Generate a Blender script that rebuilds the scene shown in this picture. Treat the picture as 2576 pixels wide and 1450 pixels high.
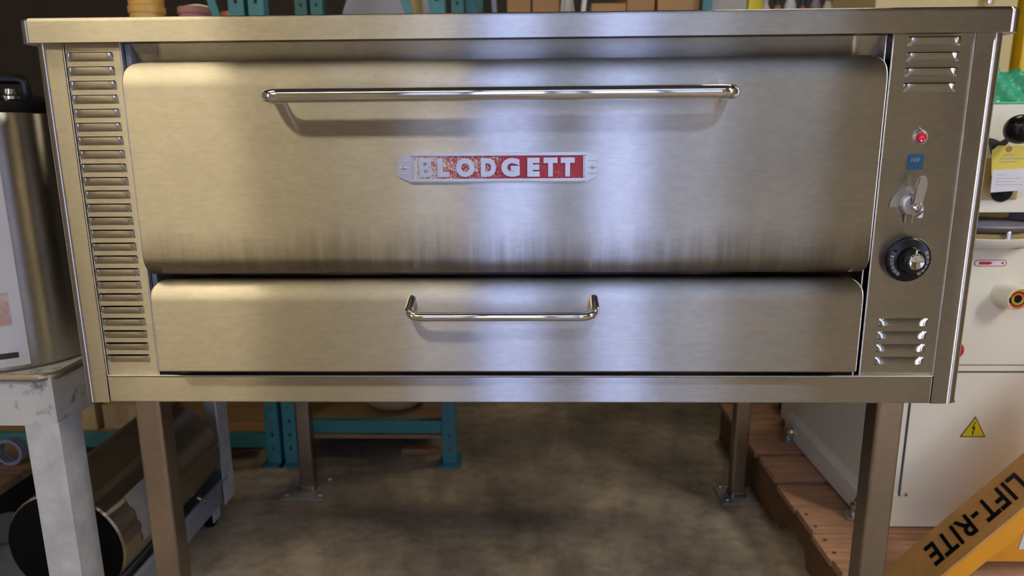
import bpy, bmesh, math, random
from mathutils import Vector, Matrix
PI = math.pi
rnd = random.Random(7)
for o in list(bpy.data.objects):
    bpy.data.objects.remove(o)
S = bpy.context.scene
C = S.collection

# ------------------------------------------------------------------ camera
CAM = Vector((0.0269, -1.1442, 1.1244))
YAW, PITCH, ROLL, FPX = -0.0255, 0.2126, -0.0078, 1759.2
_f = Vector((math.sin(YAW) * math.cos(PITCH), math.cos(YAW) * math.cos(PITCH), -math.sin(PITCH)))
_r = Vector((math.cos(YAW), -math.sin(YAW), 0))
_u = _r.cross(_f)
_r2 = math.cos(ROLL) * _r + math.sin(ROLL) * _u
_u2 = -math.sin(ROLL) * _r + math.cos(ROLL) * _u
cd = bpy.data.cameras.new('camera')
cd.sensor_width = 36.0
cd.sensor_fit = 'HORIZONTAL'
cd.lens = 36.0 * FPX / 2576.0
cd.clip_start = 0.02
cd.dof.use_dof = True
cd.dof.focus_distance = 1.16
cd.dof.aperture_fstop = 3.6
cam = bpy.data.objects.new('camera', cd)
C.objects.link(cam)
cam.matrix_world = Matrix(((_r2.x, _u2.x, -_f.x, CAM.x), (_r2.y, _u2.y, -_f.y, CAM.y),
                           (_r2.z, _u2.z, -_f.z, CAM.z), (0, 0, 0, 1)))
S.camera = cam

# ------------------------------------------------------------------ world / light levels
w = bpy.data.worlds.new('world'); S.world = w; w.use_nodes = True
w.node_tree.nodes['Background'].inputs[0].default_value = (0.55, 0.66, 0.85, 1)
w.node_tree.nodes['Background'].inputs[1].default_value = 0.6
S.view_settings.view_transform = 'Standard'
S.view_settings.look = 'None'
S.view_settings.gamma = 1.0
S.view_settings.use_curve_mapping = False
S.view_settings.exposure = 0.0
WINDOW_POWER = 4.1      # daylight behind the glazed doors
LAMP_WARM = 16.0
LAMP_MID = 17.0        # ceiling lamps
FILL_NEUTRAL = 92.0
LAMP_COOL = 9.0
FILL_REAR = 24.0

# ------------------------------------------------------------------ helpers: objects
def tag(o, label=None, cat=None, group=None, kind=None):
    if label: o['label'] = label
    if cat: o['category'] = cat
    if group: o['group'] = group
    if kind: o['kind'] = kind
    return o

def thing(name, label, cat, loc=(0, 0, 0), group=None):
    o = bpy.data.objects.new(name, None)
    o.empty_display_size = 0.05
    C.objects.link(o); o.location = loc
    tag(o, label, cat, group)
    return o

def world_of(o):
    v = Vector((0, 0, 0))
    while o is not None:
        v = v + o.location; o = o.parent
    return v

def smooth(me, ang=35):
    for p in me.polygons: p.use_smooth = True
    me.set_sharp_from_angle(angle=math.radians(ang))

def obj(name, bm, mats, parent=None, origin=None, sm=35):
    """bm is in world coordinates; the object's origin sits at its parent's origin unless given"""
    if not isinstance(mats, (list, tuple)): mats = [mats]
    org = Vector(origin) if origin is not None else (world_of(parent) if parent else None)
    if org is None:
        lo = Vector((1e9,) * 3); hi = -lo
        for v in bm.verts:
            for k in range(3):
                lo[k] = min(lo[k], v.co[k]); hi[k] = max(hi[k], v.co[k])
        org = Vector(((lo.x + hi.x) / 2, (lo.y + hi.y) / 2, lo.z))
    bmesh.ops.recalc_face_normals(bm, faces=bm.faces)
    for v in bm.verts: v.co -= org
    me = bpy.data.meshes.new(name)
    bm.to_mesh(me); bm.free()
    for m in mats: me.materials.append(m)
    if sm: smooth(me, sm)
    o = bpy.data.objects.new(name, me)
    C.objects.link(o)
    if sm:
        wn = o.modifiers.new('weighted_normals', 'WEIGHTED_NORMAL'); wn.keep_sharp = True; wn.weight = 50
    o.parent = parent
    o.location = org - (world_of(parent) if parent else Vector())
    return o

def dup(o, loc_delta, parent=None):
    c = o.copy(); C.objects.link(c)
    c.parent = parent if parent is not None else o.parent
    c.location = o.location + Vector(loc_delta)
    return c

# ------------------------------------------------------------------ helpers: shapes (all add to a bmesh)
def B(): return bmesh.new()

def setmat(faces, i):
    for f in faces: f.material_index = i

def box(bm, lo, hi, bev=0.0, mi=0, seg=2):
    x0, y0, z0 = lo; x1, y1, z1 = hi
    r = bmesh.ops.create_cube(bm, size=1.0)
    vs = r['verts']
    for v in vs:
        v.co = Vector(((x0 + x1) / 2 + v.co.x * (x1 - x0), (y0 + y1) / 2 + v.co.y * (y1 - y0), (z0 + z1) / 2 + v.co.z * (z1 - z0)))
    fs = list({f for v in vs for f in v.link_faces})
    setmat(fs, mi)
    if bev > 0:
        es = list({e for v in vs for e in v.link_edges})
        rr = bmesh.ops.bevel(bm, geom=es, offset=bev, segments=seg, affect='EDGES', profile=0.5)
        setmat(rr['faces'], mi)
    return vs

def obox(bm, c, ax, half, bev=0.0, mi=0):
    """oriented box: centre, three unit axes, three half sizes"""
    vs = box(bm, (-1, -1, -1), (1, 1, 1), 0, mi)
    fs = list({f for v in vs for f in v.link_faces}); es = list({e for v in vs for e in v.link_edges})
    for v in vs:
        p = v.co.copy()
        v.co = Vector(c) + Vector(ax[0]) * p.x * half[0] + Vector(ax[1]) * p.y * half[1] + Vector(ax[2]) * p.z * half[2]
    if bev > 0:
        rr = bmesh.ops.bevel(bm, geom=es, offset=bev, segments=2, affect='EDGES', profile=0.5)
        setmat(rr['faces'], mi)

def prism(bm, pts, direction, mi=0, cap=True):
    """closed polygon pts extruded by a vector"""
    d = Vector(direction)
    a = [bm.verts.new(Vector(p)) for p in pts]
    b = [bm.verts.new(Vector(p) + d) for p in pts]
    n = len(pts); fs = []
    for i in range(n):
        fs.append(bm.faces.new((a[i], a[(i + 1) % n], b[(i + 1) % n], b[i])))
    if cap:
        fs.append(bm.faces.new(a[::-1])); fs.append(bm.faces.new(b))
    setmat(fs, mi)
    return fs

def frame_of(t):
    t = t.normalized()
    up = Vector((0, 0, 1)) if abs(t.z) < 0.9 else Vector((0, 1, 0))
    a = t.cross(up).normalized()
    return a, a.cross(t).normalized()

def tube(bm, pts, r, n=14, mi=0, cap=True, closed=False):
    pts = [Vector(p) for p in pts]; m = len(pts); rings = []
    rad = r if isinstance(r, (list, tuple)) else [r] * m
    a = None
    for i, p in enumerate(pts):
        if closed: t = pts[(i + 1) % m] - pts[i - 1]
        else: t = pts[min(i + 1, m - 1)] - pts[max(i - 1, 0)]
        t.normalize()
        if a is None: a, b = frame_of(t)
        else:
            a = (a - t * a.dot(t)).normalized(); b = a.cross(t).normalized()
        rings.append([bm.verts.new(p + a * rad[i] * math.cos(2 * PI * k / n) + b * rad[i] * math.sin(2 * PI * k / n)) for k in range(n)])
    fs = []
    for i in range(m if closed else m - 1):
        A = rings[i]; D = rings[(i + 1) % m]
        for k in range(n):
            fs.append(bm.faces.new((A[k], A[(k + 1) % n], D[(k + 1) % n], D[k])))
    if cap and not closed:
        fs.append(bm.faces.new(rings[0][::-1])); fs.append(bm.faces.new(rings[-1]))
    setmat(fs, mi)

def lathe(bm, prof, c=(0, 0, 0), axis=(0, 0, 1), n=40, mi=0):
    """prof: list of (radius, height) along axis"""
    ax = Vector(axis).normalized(); a, b = frame_of(ax); c = Vector(c)
    rings = []
    for (r, h) in prof:
        if r < 1e-6: rings.append([bm.verts.new(c + ax * h)])
        else: rings.append([bm.verts.new(c + ax * h + a * r * math.cos(2 * PI * k / n) + b * r * math.sin(2 * PI * k / n)) for k in range(n)])
    fs = []
    for A, D in zip(rings[:-1], rings[1:]):
        for k in range(n):
            k2 = (k + 1) % n
            if len(A) == 1 and len(D) == 1: continue
            if len(A) == 1: fs.append(bm.faces.new((A[0], D[k2], D[k])))
            elif len(D) == 1: fs.append(bm.faces.new((A[k], A[k2], D[0])))
            else: fs.append(bm.faces.new((A[k], A[k2], D[k2], D[k])))
    setmat(fs, mi)
    return fs

def arc(cx, cy, r, a0, a1, n=6):
    return [(cx + r * math.cos(math.radians(a0 + (a1 - a0) * i / n)), cy + r * math.sin(math.radians(a0 + (a1 - a0) * i / n))) for i in range(n + 1)]

def bend(pts, rad, n=6):
    """round the corners of a polyline"""
    P = [Vector(p) for p in pts]; out = [P[0]]
    for i in range(1, len(P) - 1):
        a = (P[i - 1] - P[i]); b = (P[i + 1] - P[i])
        d = min(rad, a.length * 0.49, b.length * 0.49)
        s = P[i] + a.normalized() * d; e = P[i] + b.normalized() * d
        for k in range(n + 1):
            t = k / n
            out.append(s * (1 - t) ** 2 + P[i] * 2 * t * (1 - t) + e * t * t)
    out.append(P[-1])
    return out

def text_bm(s, size, ext=0.0005, offset=0.0, shear=0.0, space=1.0, align='CENTER'):
    cu = bpy.data.curves.new('lettering', 'FONT')
    cu.body = s; cu.size = size; cu.extrude = ext; cu.offset = offset; cu.shear = shear
    cu.space_character = space; cu.align_x = align; cu.align_y = 'CENTER'; cu.resolution_u = 4
    t = bpy.data.objects.new('lettering', cu); C.objects.link(t)
    bpy.context.view_layer.update()
    me = bpy.data.meshes.new_from_object(t.evaluated_get(bpy.context.evaluated_depsgraph_get()))
    bm = B(); bm.from_mesh(me)
    bpy.data.objects.remove(t); bpy.data.curves.remove(cu); bpy.data.meshes.remove(me)
    return bm

def place(bm, origin, xa, ya):
    xa = Vector(xa).normalized(); ya = Vector(ya).normalized(); za = xa.cross(ya)
    for v in bm.verts:
        p = v.co.copy(); v.co = Vector(origin) + xa * p.x + ya * p.y + za * p.z
    return bm

# ------------------------------------------------------------------ materials
def newmat(name):
    m = bpy.data.materials.new(name); m.use_nodes = True
    nt = m.node_tree
    return m, nt, nt.nodes, nt.links, nt.nodes['Principled BSDF']

def noise(nt, scale=(1, 1, 1), sc=5.0, detail=4, rough=0.55, coord='Object'):
    tc = nt.nodes.new('ShaderNodeTexCoord'); mp = nt.nodes.new('ShaderNodeMapping')
    mp.inputs['Scale'].default_value = scale
    nt.links.new(tc.outputs[coord], mp.inputs['Vector'])
    n = nt.nodes.new('ShaderNodeTexNoise')
    n.inputs['Scale'].default_value = sc; n.inputs['Detail'].default_value = detail; n.inputs['Roughness'].default_value = rough
    nt.links.new(mp.outputs['Vector'], n.inputs['Vector'])
    return n

def ramp(nt, src, stops):
    r = nt.nodes.new('ShaderNodeValToRGB')
    el = r.color_ramp.elements
    while len(el) < len(stops): el.new(0.5)
    for e, (p, c) in zip(el, stops):
        e.position = p; e.color = (c[0], c[1], c[2], 1) if isinstance(c, (tuple, list)) else (c, c, c, 1)
    nt.links.new(src, r.inputs['Fac'])
    return r

def mix(nt, fac, a, b, mode='MIX'):
    n = nt.nodes.new('ShaderNodeMix'); n.data_type = 'RGBA'; n.blend_type = mode
    for s, v in ((n.inputs[0], fac), (n.inputs[6], a), (n.inputs[7], b)):
        if isinstance(v, (int, float)): s.default_value = v
        elif isinstance(v, (tuple, list)): s.default_value = (v[0], v[1], v[2], 1)
        else: nt.links.new(v, s)
    return n.outputs[2]

def bump(nt, src, p, strength=0.1, dist=0.002):
    b = nt.nodes.new('ShaderNodeBump'); b.inputs['Strength'].default_value = strength; b.inputs['Distance'].default_value = dist
    nt.links.new(src, b.inputs['Height']); nt.links.new(b.outputs['Normal'], p.inputs['Normal'])

def paint(name, col, rough=0.45, metal=0.0, var=0.12, sc=9.0, bumpy=0.0, coat=0.0, col2=None, lo=0.3, hi=0.7, spec=0.5):
    m, nt, N, L, p = newmat(name)
    n = noise(nt, sc=sc)
    c2 = col2 if col2 else tuple(c * (1 - var) for c in col)
    r = ramp(nt, n.outputs['Fac'], [(lo, c2), (hi, col)])
    L.new(r.outputs['Color'], p.inputs['Base Color'])
    p.inputs['Roughness'].default_value = rough; p.inputs['Metallic'].default_value = metal
    p.inputs['Specular IOR Level'].default_value = spec
    p.inputs['Coat Weight'].default_value = coat
    if bumpy: bump(nt, n.outputs['Fac'], p, bumpy)
    return m

def steel(name, col=(0.60, 0.575, 0.54), ax=0.018, az=0.48, tangent=(1, 0, 0), stain=False, var=0.05):
    """brushed metal: microfacet width ax along the tangent, az across it"""
    m, nt, N, L, p = newmat(name)
    g = N.new('ShaderNodeBsdfAnisotropic'); g.distribution = 'BECKMANN'
    L.new(g.outputs['BSDF'], N['Material Output'].inputs['Surface'])
    N.remove(p)
    k_ = math.sqrt(ax / az)
    an = 1 - k_ if k_ <= 1 else -(1 - 1 / k_)
    r0 = math.sqrt(math.sqrt(ax * az))
    blot = noise(nt, (1, 1, 1.3), 6.0, 5, 0.6)
    fine = noise(nt, (1, 1, 2.2), 60.0, 3, 0.6)
    grain = noise(nt, (6, 6, 220) if tangent[0] else (220, 220, 6), 3.0, 2, 0.5)
    c = ramp(nt, blot.outputs['Fac'], [(0.35, tuple(k * 0.86 for k in col)), (0.62, col)])
    cc = mix(nt, 0.35, c.outputs['Color'], ramp(nt, fine.outputs['Fac'], [(0.35, tuple(k * 0.80 for k in col)), (0.7, tuple(min(1, k * 1.14) for k in col))]).outputs['Color'])
    cc = mix(nt, 0.18, cc, ramp(nt, grain.outputs['Fac'], [(0.3, tuple(k * 0.75 for k in col)), (0.7, tuple(min(1, k * 1.15) for k in col))]).outputs['Color'])
    rr = ramp(nt, blot.outputs['Fac'], [(0.3, r0 * (1 + var)), (0.7, r0 * (1 - var * 0.5))])
    rough_out = rr.outputs['Color']
    if stain:
        # baked-on grease near the lower lip of the door: runs with ragged upper ends
        tc = N.new('ShaderNodeTexCoord'); sp = N.new('ShaderNodeSeparateXYZ'); L.new(tc.outputs['Object'], sp.inputs[0])
        st = noise(nt, (26, 1, 1.2), 1.6, 5, 0.7)
        st2 = noise(nt, (3, 1, 3), 1.8, 3, 0.6)
        a = N.new('ShaderNodeMath'); a.operation = 'MULTIPLY_ADD'; L.new(st.outputs['Fac'], a.inputs[0]); a.inputs[1].default_value = 0.085; a.inputs[2].default_value = 0.905 - 0.66 - 0.030
        a2 = N.new('ShaderNodeMath'); a2.operation = 'MULTIPLY_ADD'; L.new(st2.outputs['Fac'], a2.inputs[0]); a2.inputs[1].default_value = 0.06; L.new(a.outputs[0], a2.inputs[2])
        d = N.new('ShaderNodeMath'); d.operation = 'SUBTRACT'; L.new(a2.outputs[0], d.inputs[0]); L.new(sp.outputs['Z'], d.inputs[1])
        k = N.new('ShaderNodeMapRange'); L.new(d.outputs[0], k.inputs['Value']); k.inputs['From Min'].default_value = -0.05; k.inputs['From Max'].default_value = 0.05; k.interpolation_type = 'SMOOTHSTEP'
        k.inputs['To Max'].default_value = 0.8
        cc = mix(nt, k.outputs['Result'], cc, (0.10, 0.075, 0.055))
    L.new(cc, g.inputs['Color'])
    L.new(rough_out, g.inputs['Roughness'])
    g.inputs['Anisotropy'].default_value = an
    t = N.new('ShaderNodeCombineXYZ')
    for i in range(3): t.inputs[i].default_value = tangent[i]
    L.new(t.outputs[0], g.inputs['Tangent'])
    return m

def emit(name, col, power):
    m, nt, N, L, p = newmat(name)
    p.inputs['Base Color'].default_value = (0.8, 0.8, 0.8, 1)
    p.inputs['Emission Color'].default_value = (*col, 1); p.inputs['Emission Strength'].default_value = power
    return m

M = {}
M['steel'] = steel('brushed_stainless')
M['steel_door'] = steel('brushed_stainless_door', stain=True)
M['steel_dull'] = steel('dull_stainless', (0.42, 0.37, 0.33), 0.06, 0.3)
M['steel_leg'] = steel('leg_stainless', (0.50, 0.44, 0.39), 0.05, 0.25, (0, 0, 1))
M['louver'] = paint('louver_stainless', (0.66, 0.635, 0.60), 0.16, 1.0, 0.05)
M['chrome'] = paint('chrome', (0.80, 0.79, 0.77), 0.06, 1.0, 0.03)
M['satin'] = paint('satin_aluminium', (0.56, 0.55, 0.53), 0.32, 1.0, 0.06, 40)
M['cast'] = paint('cast_zinc', (0.58, 0.565, 0.545), 0.36, 1.0, 0.08, 60, 0.05)
M['black'] = paint('black_plastic', (0.008, 0.008, 0.008), 0.25, 0, 0.2, spec=0.3)
M['white'] = paint('white_print', (0.82, 0.82, 0.80), 0.5, 0, 0.04)
M['paper'] = paint('white_paper', (0.78, 0.78, 0.84), 0.7, 0, 0.05, 20)
M['galv'] = paint('galvanised_grey', (0.60, 0.61, 0.62), 0.5, 0.15, 0, 22, 0.12, col2=(0.42, 0.43, 0.44))
M['plate'] = paint('dull_foot_plate', (0.33, 0.31, 0.25), 0.5, 0.2, 0.3, 20)
M['galv_apron'] = paint('worn_grey_apron', (0.52, 0.52, 0.50), 0.6, 0.1, 0, 30, 0.25, col2=(0.16, 0.16, 0.16), lo=0.32, hi=0.46)
M['rim'] = paint('tarnished_rim', (0.42, 0.37, 0.28), 0.35, 0.8, 0.2)
M['tank'] = steel('tank_stainless', (0.50, 0.46, 0.38), 0.35, 0.025, (0, 1, 0))
M['canister'] = steel('canister_stainless', (0.50, 0.475, 0.44), 0.36, 0.03, (0, 0, 1))
M['rubber'] = paint('black_rubber', (0.0045, 0.0045, 0.004), 0.75, 0, 0.2, spec=0.12)
M['teal'] = paint('teal_rack_paint', (0.045, 0.215, 0.235), 0.45, 0, 0.2)
M['wood'] = None
M['wood_dark'] = paint('stringer_wood', (0.20, 0.105, 0.035), 0.8, 0, 0.4, 5.0, 0.2)
M['plywood'] = paint('old_plywood', (0.30, 0.17, 0.075), 0.75, 0, 0.35, 6.0, 0.1)
M['card'] = paint('cardboard', (0.44, 0.24, 0.105), 0.8, 0, 0.12, 6.0)
M['card2'] = paint('pale_cardboard', (0.50, 0.285, 0.125), 0.8, 0, 0.12, 6.0)
M['cream'] = paint('cream_enamel', (0.86, 0.835, 0.70), 0.30, 0, 0.03, 3.0, coat=0.3)
M['cream_side'] = M['cream']
M['yellow'] = paint('yellow_enamel', (0.80, 0.53, 0.02), 0.4, 0, 0.08)
M['lemon'] = paint('lemon_yellow', (0.78, 0.66, 0.02), 0.45, 0, 0.05)
M['orange'] = paint('orange_enamel', (0.78, 0.34, 0.02), 0.42, 0, 0.1, 14)
M['orange_worn'] = paint('worn_orange_top', (0.62, 0.32, 0.095), 0.6, 0, 0.25, 18)
M['tank_yellow'] = paint('amber_plastic', (0.72, 0.42, 0.10), 0.45, 0, 0.1)
M['pink'] = paint('faded_pink_plastic', (0.50, 0.22, 0.20), 0.5, 0, 0.1)
M['coral'] = paint('coral_plastic', (0.55, 0.19, 0.10), 0.5, 0, 0.1)
M['red'] = paint('red_enamel', (0.55, 0.02, 0.03), 0.35, 0, 0.1)
M['greentape'] = paint('green_film', (0.06, 0.48, 0.25), 0.28, 0, 0.25, 16, 0.3)
M['tan_label'] = paint('tan_plate', (0.48, 0.36, 0.15), 0.5, 0, 0.08)
M['tagyellow'] = paint('yellow_card_tag', (0.80, 0.66, 0.10), 0.6, 0, 0.04)
M['greyplastic'] = paint('grey_plastic', (0.30, 0.30, 0.33), 0.45, 0, 0.08)
M['charcoal'] = paint('charcoal_paint', (0.05, 0.05, 0.055), 0.45, 0, 0.15)
M['beam'] = paint('dark_steel_beam', (0.045, 0.043, 0.042), 0.5, 0.4, 0.2)
M['blue'] = paint('blue_sticker', (0.015, 0.088, 0.165), 0.35, 0, 0.08)
M['bluegrey'] = paint('blue_grey_paint', (0.22, 0.24, 0.28), 0.5, 0.1, 0.15)
M['purple'] = paint('lilac_plastic', (0.30, 0.29, 0.36), 0.4, 0, 0.1)
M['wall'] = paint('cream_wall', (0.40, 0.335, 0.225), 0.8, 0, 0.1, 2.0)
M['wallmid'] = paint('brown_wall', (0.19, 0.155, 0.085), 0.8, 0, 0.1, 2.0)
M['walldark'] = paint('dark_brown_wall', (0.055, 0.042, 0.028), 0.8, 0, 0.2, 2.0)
M['ceil'] = paint('ceiling_paint', (0.13, 0.115, 0.095), 0.8, 0, 0.1, 2.0)
M['wear'] = None

# red enamel rubbed away towards one end of the name plate
def worn_red():
    m, nt, N, L, p = newmat('worn_red_enamel')
    tc = N.new('ShaderNodeTexCoord'); sp = N.new('ShaderNodeSeparateXYZ'); L.new(tc.outputs['Object'], sp.inputs[0])
    n = noise(nt, (1, 1, 1), 480, 5, 0.75)
    n2 = noise(nt, (1, 1, 1), 45, 3, 0.6)
    mr = N.new('ShaderNodeMapRange'); L.new(sp.outputs['X'], mr.inputs['Value'])
    mr.inputs['From Min'].default_value = -0.15; mr.inputs['From Max'].default_value = 0.03
    mr.inputs['To Min'].default_value = 0.055; mr.inputs['To Max'].default_value = -0.14
    a = N.new('ShaderNodeMath'); a.operation = 'ADD'; L.new(n.outputs['Fac'], a.inputs[0]); L.new(mr.outputs[0], a.inputs[1])
    b = N.new('ShaderNodeMath'); b.operation = 'MULTIPLY_ADD'; L.new(n2.outputs['Fac'], b.inputs[0]); b.inputs[1].default_value = 0.3; L.new(a.outputs[0], b.inputs[2])
    r = ramp(nt, b.outputs[0], [(0.62, (0.36, 0.012, 0.022)), (0.70, (0.60, 0.57, 0.55))])
    L.new(r.outputs['Color'], p.inputs['Base Color'])
    p.inputs['Roughness'].default_value = 0.4
    return m
M['wornred'] = worn_red()
def planks_wood():
    m, nt, N, L, p = newmat('pallet_wood')
    g = noise(nt, (1.2, 22, 22), 3.0, 5, 0.65)
    b = noise(nt, (1, 1, 1), 5.0, 4, 0.6)
    k = noise(nt, (1, 1, 1), 38.0, 2, 0.5)
    oi = N.new('ShaderNodeObjectInfo')
    c = ramp(nt, g.outputs['Fac'], [(0.30, (0.40, 0.205, 0.105)), (0.72, (0.72, 0.42, 0.24))])
    c2 = mix(nt, 0.6, c.outputs['Color'], ramp(nt, b.outputs['Fac'], [(0.3, (0.55, 0.50, 0.48)), (0.65, (1, 1, 1))]).outputs['Color'], 'MULTIPLY')
    c3 = mix(nt, 0.55, c2, ramp(nt, oi.outputs['Random'], [(0.0, (0.66, 0.62, 0.62)), (1.0, (1, 1, 1))]).outputs['Color'], 'MULTIPLY')
    c4 = mix(nt, ramp(nt, k.outputs['Fac'], [(0.70, (0, 0, 0)), (0.78, (0.6, 0.6, 0.6))]).outputs['Color'], c3, (0.07, 0.04, 0.025))
    L.new(c4, p.inputs['Base Color']); p.inputs['Roughness'].default_value = 0.72
    bump(nt, g.outputs['Fac'], p, 0.25, 0.002)
    return m
M['wood'] = planks_wood()

def concrete():
    m, nt, N, L, p = newmat('stained_concrete')
    a = noise(nt, (1, 1, 1), 1.7, 5, 0.55); b = noise(nt, (1, 1, 1), 14, 5, 0.65); c = noise(nt, (1, 1, 1), 90, 3, 0.6)
    base = ramp(nt, a.outputs['Fac'], [(0.33, (0.12, 0.098, 0.075)), (0.5, (0.30, 0.248, 0.185)), (0.66, (0.60, 0.49, 0.345))])
    mid = ramp(nt, b.outputs['Fac'], [(0.34, (0.48, 0.46, 0.44)), (0.60, (1.0, 1.0, 1.0))])
    x = mix(nt, 0.75, base.outputs['Color'], mid.outputs['Color'], 'MULTIPLY')
    sp = ramp(nt, c.outputs['Fac'], [(0.60, (0, 0, 0)), (0.74, (1, 1, 1))])
    x = mix(nt, sp.outputs['Color'], x, (0.34, 0.30, 0.25))
    L.new(x, p.inputs['Base Color']); p.inputs['Roughness'].default_value = 0.7
    bump(nt, b.outputs['Fac'], p, 0.25, 0.004)
    return m
M['floor'] = concrete()
M['window'] = emit('daylight_pane', (0.38, 0.50, 0.97), WINDOW_POWER)
M['lampwarm'] = emit('warm_tube', (1.0, 0.83, 0.50), LAMP_WARM)
M['fillrear'] = emit('rear_fill', (1.0, 0.86, 0.60), FILL_REAR)
M['lampmid'] = emit('mid_tube', (1.0, 0.88, 0.66), LAMP_MID)
M['lampcool'] = emit('cool_tube', (0.60, 0.74, 1.0), LAMP_COOL)
M['frosted'] = emit('frosted_pane', (0.42, 0.55, 1.0), WINDOW_POWER * 0.2)
M['fillneutral'] = emit('neutral_fill', (1.0, 0.95, 0.84), FILL_NEUTRAL)

# ================================================================== THE SETTING
RX0, RX1, RY0, RY1, RZ = -4.6, 4.6, -6.6, 4.2, 4.0
def struct(name, lo, hi, m):
    bm = B(); box(bm, lo, hi)
    return tag(obj(name, bm, m), kind='structure')
struct('floor', (RX0, RY0, -0.1), (RX1, RY1, 0), M['floor'])
struct('ceiling', (RX0, RY0, RZ), (RX1, RY1, RZ + 0.1), M['ceil'])
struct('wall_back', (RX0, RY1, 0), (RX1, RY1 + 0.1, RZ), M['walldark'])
struct('wall_front', (RX0, RY0 - 0.1, 0), (RX1, RY0, RZ), M['wall'])
struct('wall_left', (RX0 - 0.1, RY0, 0), (RX0, RY1, RZ), M['wall'])
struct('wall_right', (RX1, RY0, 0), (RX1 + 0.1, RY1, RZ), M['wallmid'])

def window(n, u0, u1, z0, z1, wall, pane='window'):
    def bx(bm, a0, a1, b0, b1, d0, d1):
        if wall == 'front': box(bm, (a0, RY0 + d0, b0), (a1, RY0 + d1, b1), 0.006)
        elif wall == 'left': box(bm, (RX0 + d0, a0, b0), (RX0 + d1, a1, b1), 0.006)
        else: box(bm, (RX1 - d1, a0, b0), (RX1 - d0, a1, b1), 0.006)
    bm = B(); t = 0.07
    bx(bm, u0 - t, u0, z0 - t, z1 + t, 0, 0.06); bx(bm, u1, u1 + t, z0 - t, z1 + t, 0, 0.06)
    bx(bm, u0, u1, z0 - t, z0, 0, 0.06); bx(bm, u0, u1, z1, z1 + t, 0, 0.06)
    o = tag(obj('window_%d' % n, bm, M['charcoal']), kind='structure')
    k = 3
    for i in range(k):
        a = z0 + (z1 - z0) * i / k; b = z0 + (z1 - z0) * (i + 1) / k
        bm = B(); bx(bm, u0, u1, a + 0.015, b - 0.015, 0.01, 0.03)
        obj('pane', bm, M[pane], o)
    bm = B()
    for i in range(1, k):
        a = z0 + (z1 - z0) * i / k
        bx(bm, u0, u1, a - 0.02, a + 0.02, 0.005, 0.05)
    obj('glazing_bar', bm, M['charcoal'], o)
window(1, -0.55, 0.18, 0.12, 3.85, 'front')
window(2, 0.70, 1.36, 0.12, 3.85, 'front')
window(5, 0.325, 0.555, 0.12, 3.85, 'front', 'frosted')
window(6, -1.30, -0.69, 0.12, 3.85, 'front', 'frosted')
window(7, 1.505, 2.15, 0.12, 3.85, 'front', 'frosted')
window(3, -3.0, -2.2, 0.15, 2.8, 'left')
window(4, -3.3, -2.3, 0.15, 2.6, 'right')

def lamp_between(a, b, wide, mk, label):
    """twin-tube fixture hung between two floor-plan points"""
    z = RZ - 0.35
    a = Vector((a[0], a[1], z)); b = Vector((b[0], b[1], z)); d = (b - a).normalized(); n = Vector((-d.y, d.x, 0)); up = Vector((0, 0, 1))
    t = thing('ceiling_lamp', label, 'lamp', (a + b) / 2, 'ceiling lamps')
    bm = B(); prism(bm, [a - n * wide / 2, a - n * (wide / 2 - 0.03) + up * 0.07, a + n * (wide / 2 - 0.03) + up * 0.07, a + n * wide / 2], b - a)
    obj('housing', bm, M['white'], t)
    for s_ in (-0.25, 0.25):
        bm = B(); tube(bm, [a + d * 0.02 + n * s_ * wide - up * 0.02, b - d * 0.02 + n * s_ * wide - up * 0.02], 0.05, 10)
        obj('tube', bm, M[mk], t)
    for p in (a + d * 0.15, b - d * 0.15):
        bm = B(); tube(bm, [p + up * 0.06, p + up * 0.35], 0.006, 8)
        obj('hanger', bm, M['satin'], t)
def ceiling_lamp(x0, x1, y, wide, mk, label): lamp_between((x0, y), (x1, y), wide, mk, label)
ceiling_lamp(-3.6, -1.42, -3.0, 0.4, 'lampwarm', 'warm twin tube ceiling lamp at the left behind the camera')
ceiling_lamp(-0.30, 2.2, -3.3, 0.4, 'lampcool', 'dim cool twin tube ceiling lamp in the middle of the hall')
lamp_between((3.05, -1.65), (4.4, -3.55), 0.4, 'fillneutral', 'added slanting fill lamp at the right that brightens the cream machine')  # added fill for the machine front, slanted to stay out of the door reflections
ceiling_lamp(-2.9, -1.5, -0.7, 0.4, 'lampwarm', 'warm twin tube ceiling lamp above the grey cart')
ceiling_lamp(1.0, 1.9, 1.7, 0.4, 'fillrear', 'added fill lamp above the storage shelving that lights the pallet')  # added fill behind the oven for the pallet and the machine's left side
ceiling_lamp(-1.40, -0.36, -3.0, 0.4, 'lampmid', 'short dim twin tube ceiling lamp in line with the warm one')
ceiling_lamp(-4.2, -2.75, -5.2, 0.4, 'lampwarm', 'warm twin tube ceiling lamp near the front wall')

# ================================================================== THE OVEN
ZB, ZT = 0.673, 1.275
HW = 0.762
OV = thing('deck_oven', 'wide stainless steel deck oven on four legs with two curved doors', 'oven', (0, 0.5, 0))

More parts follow.
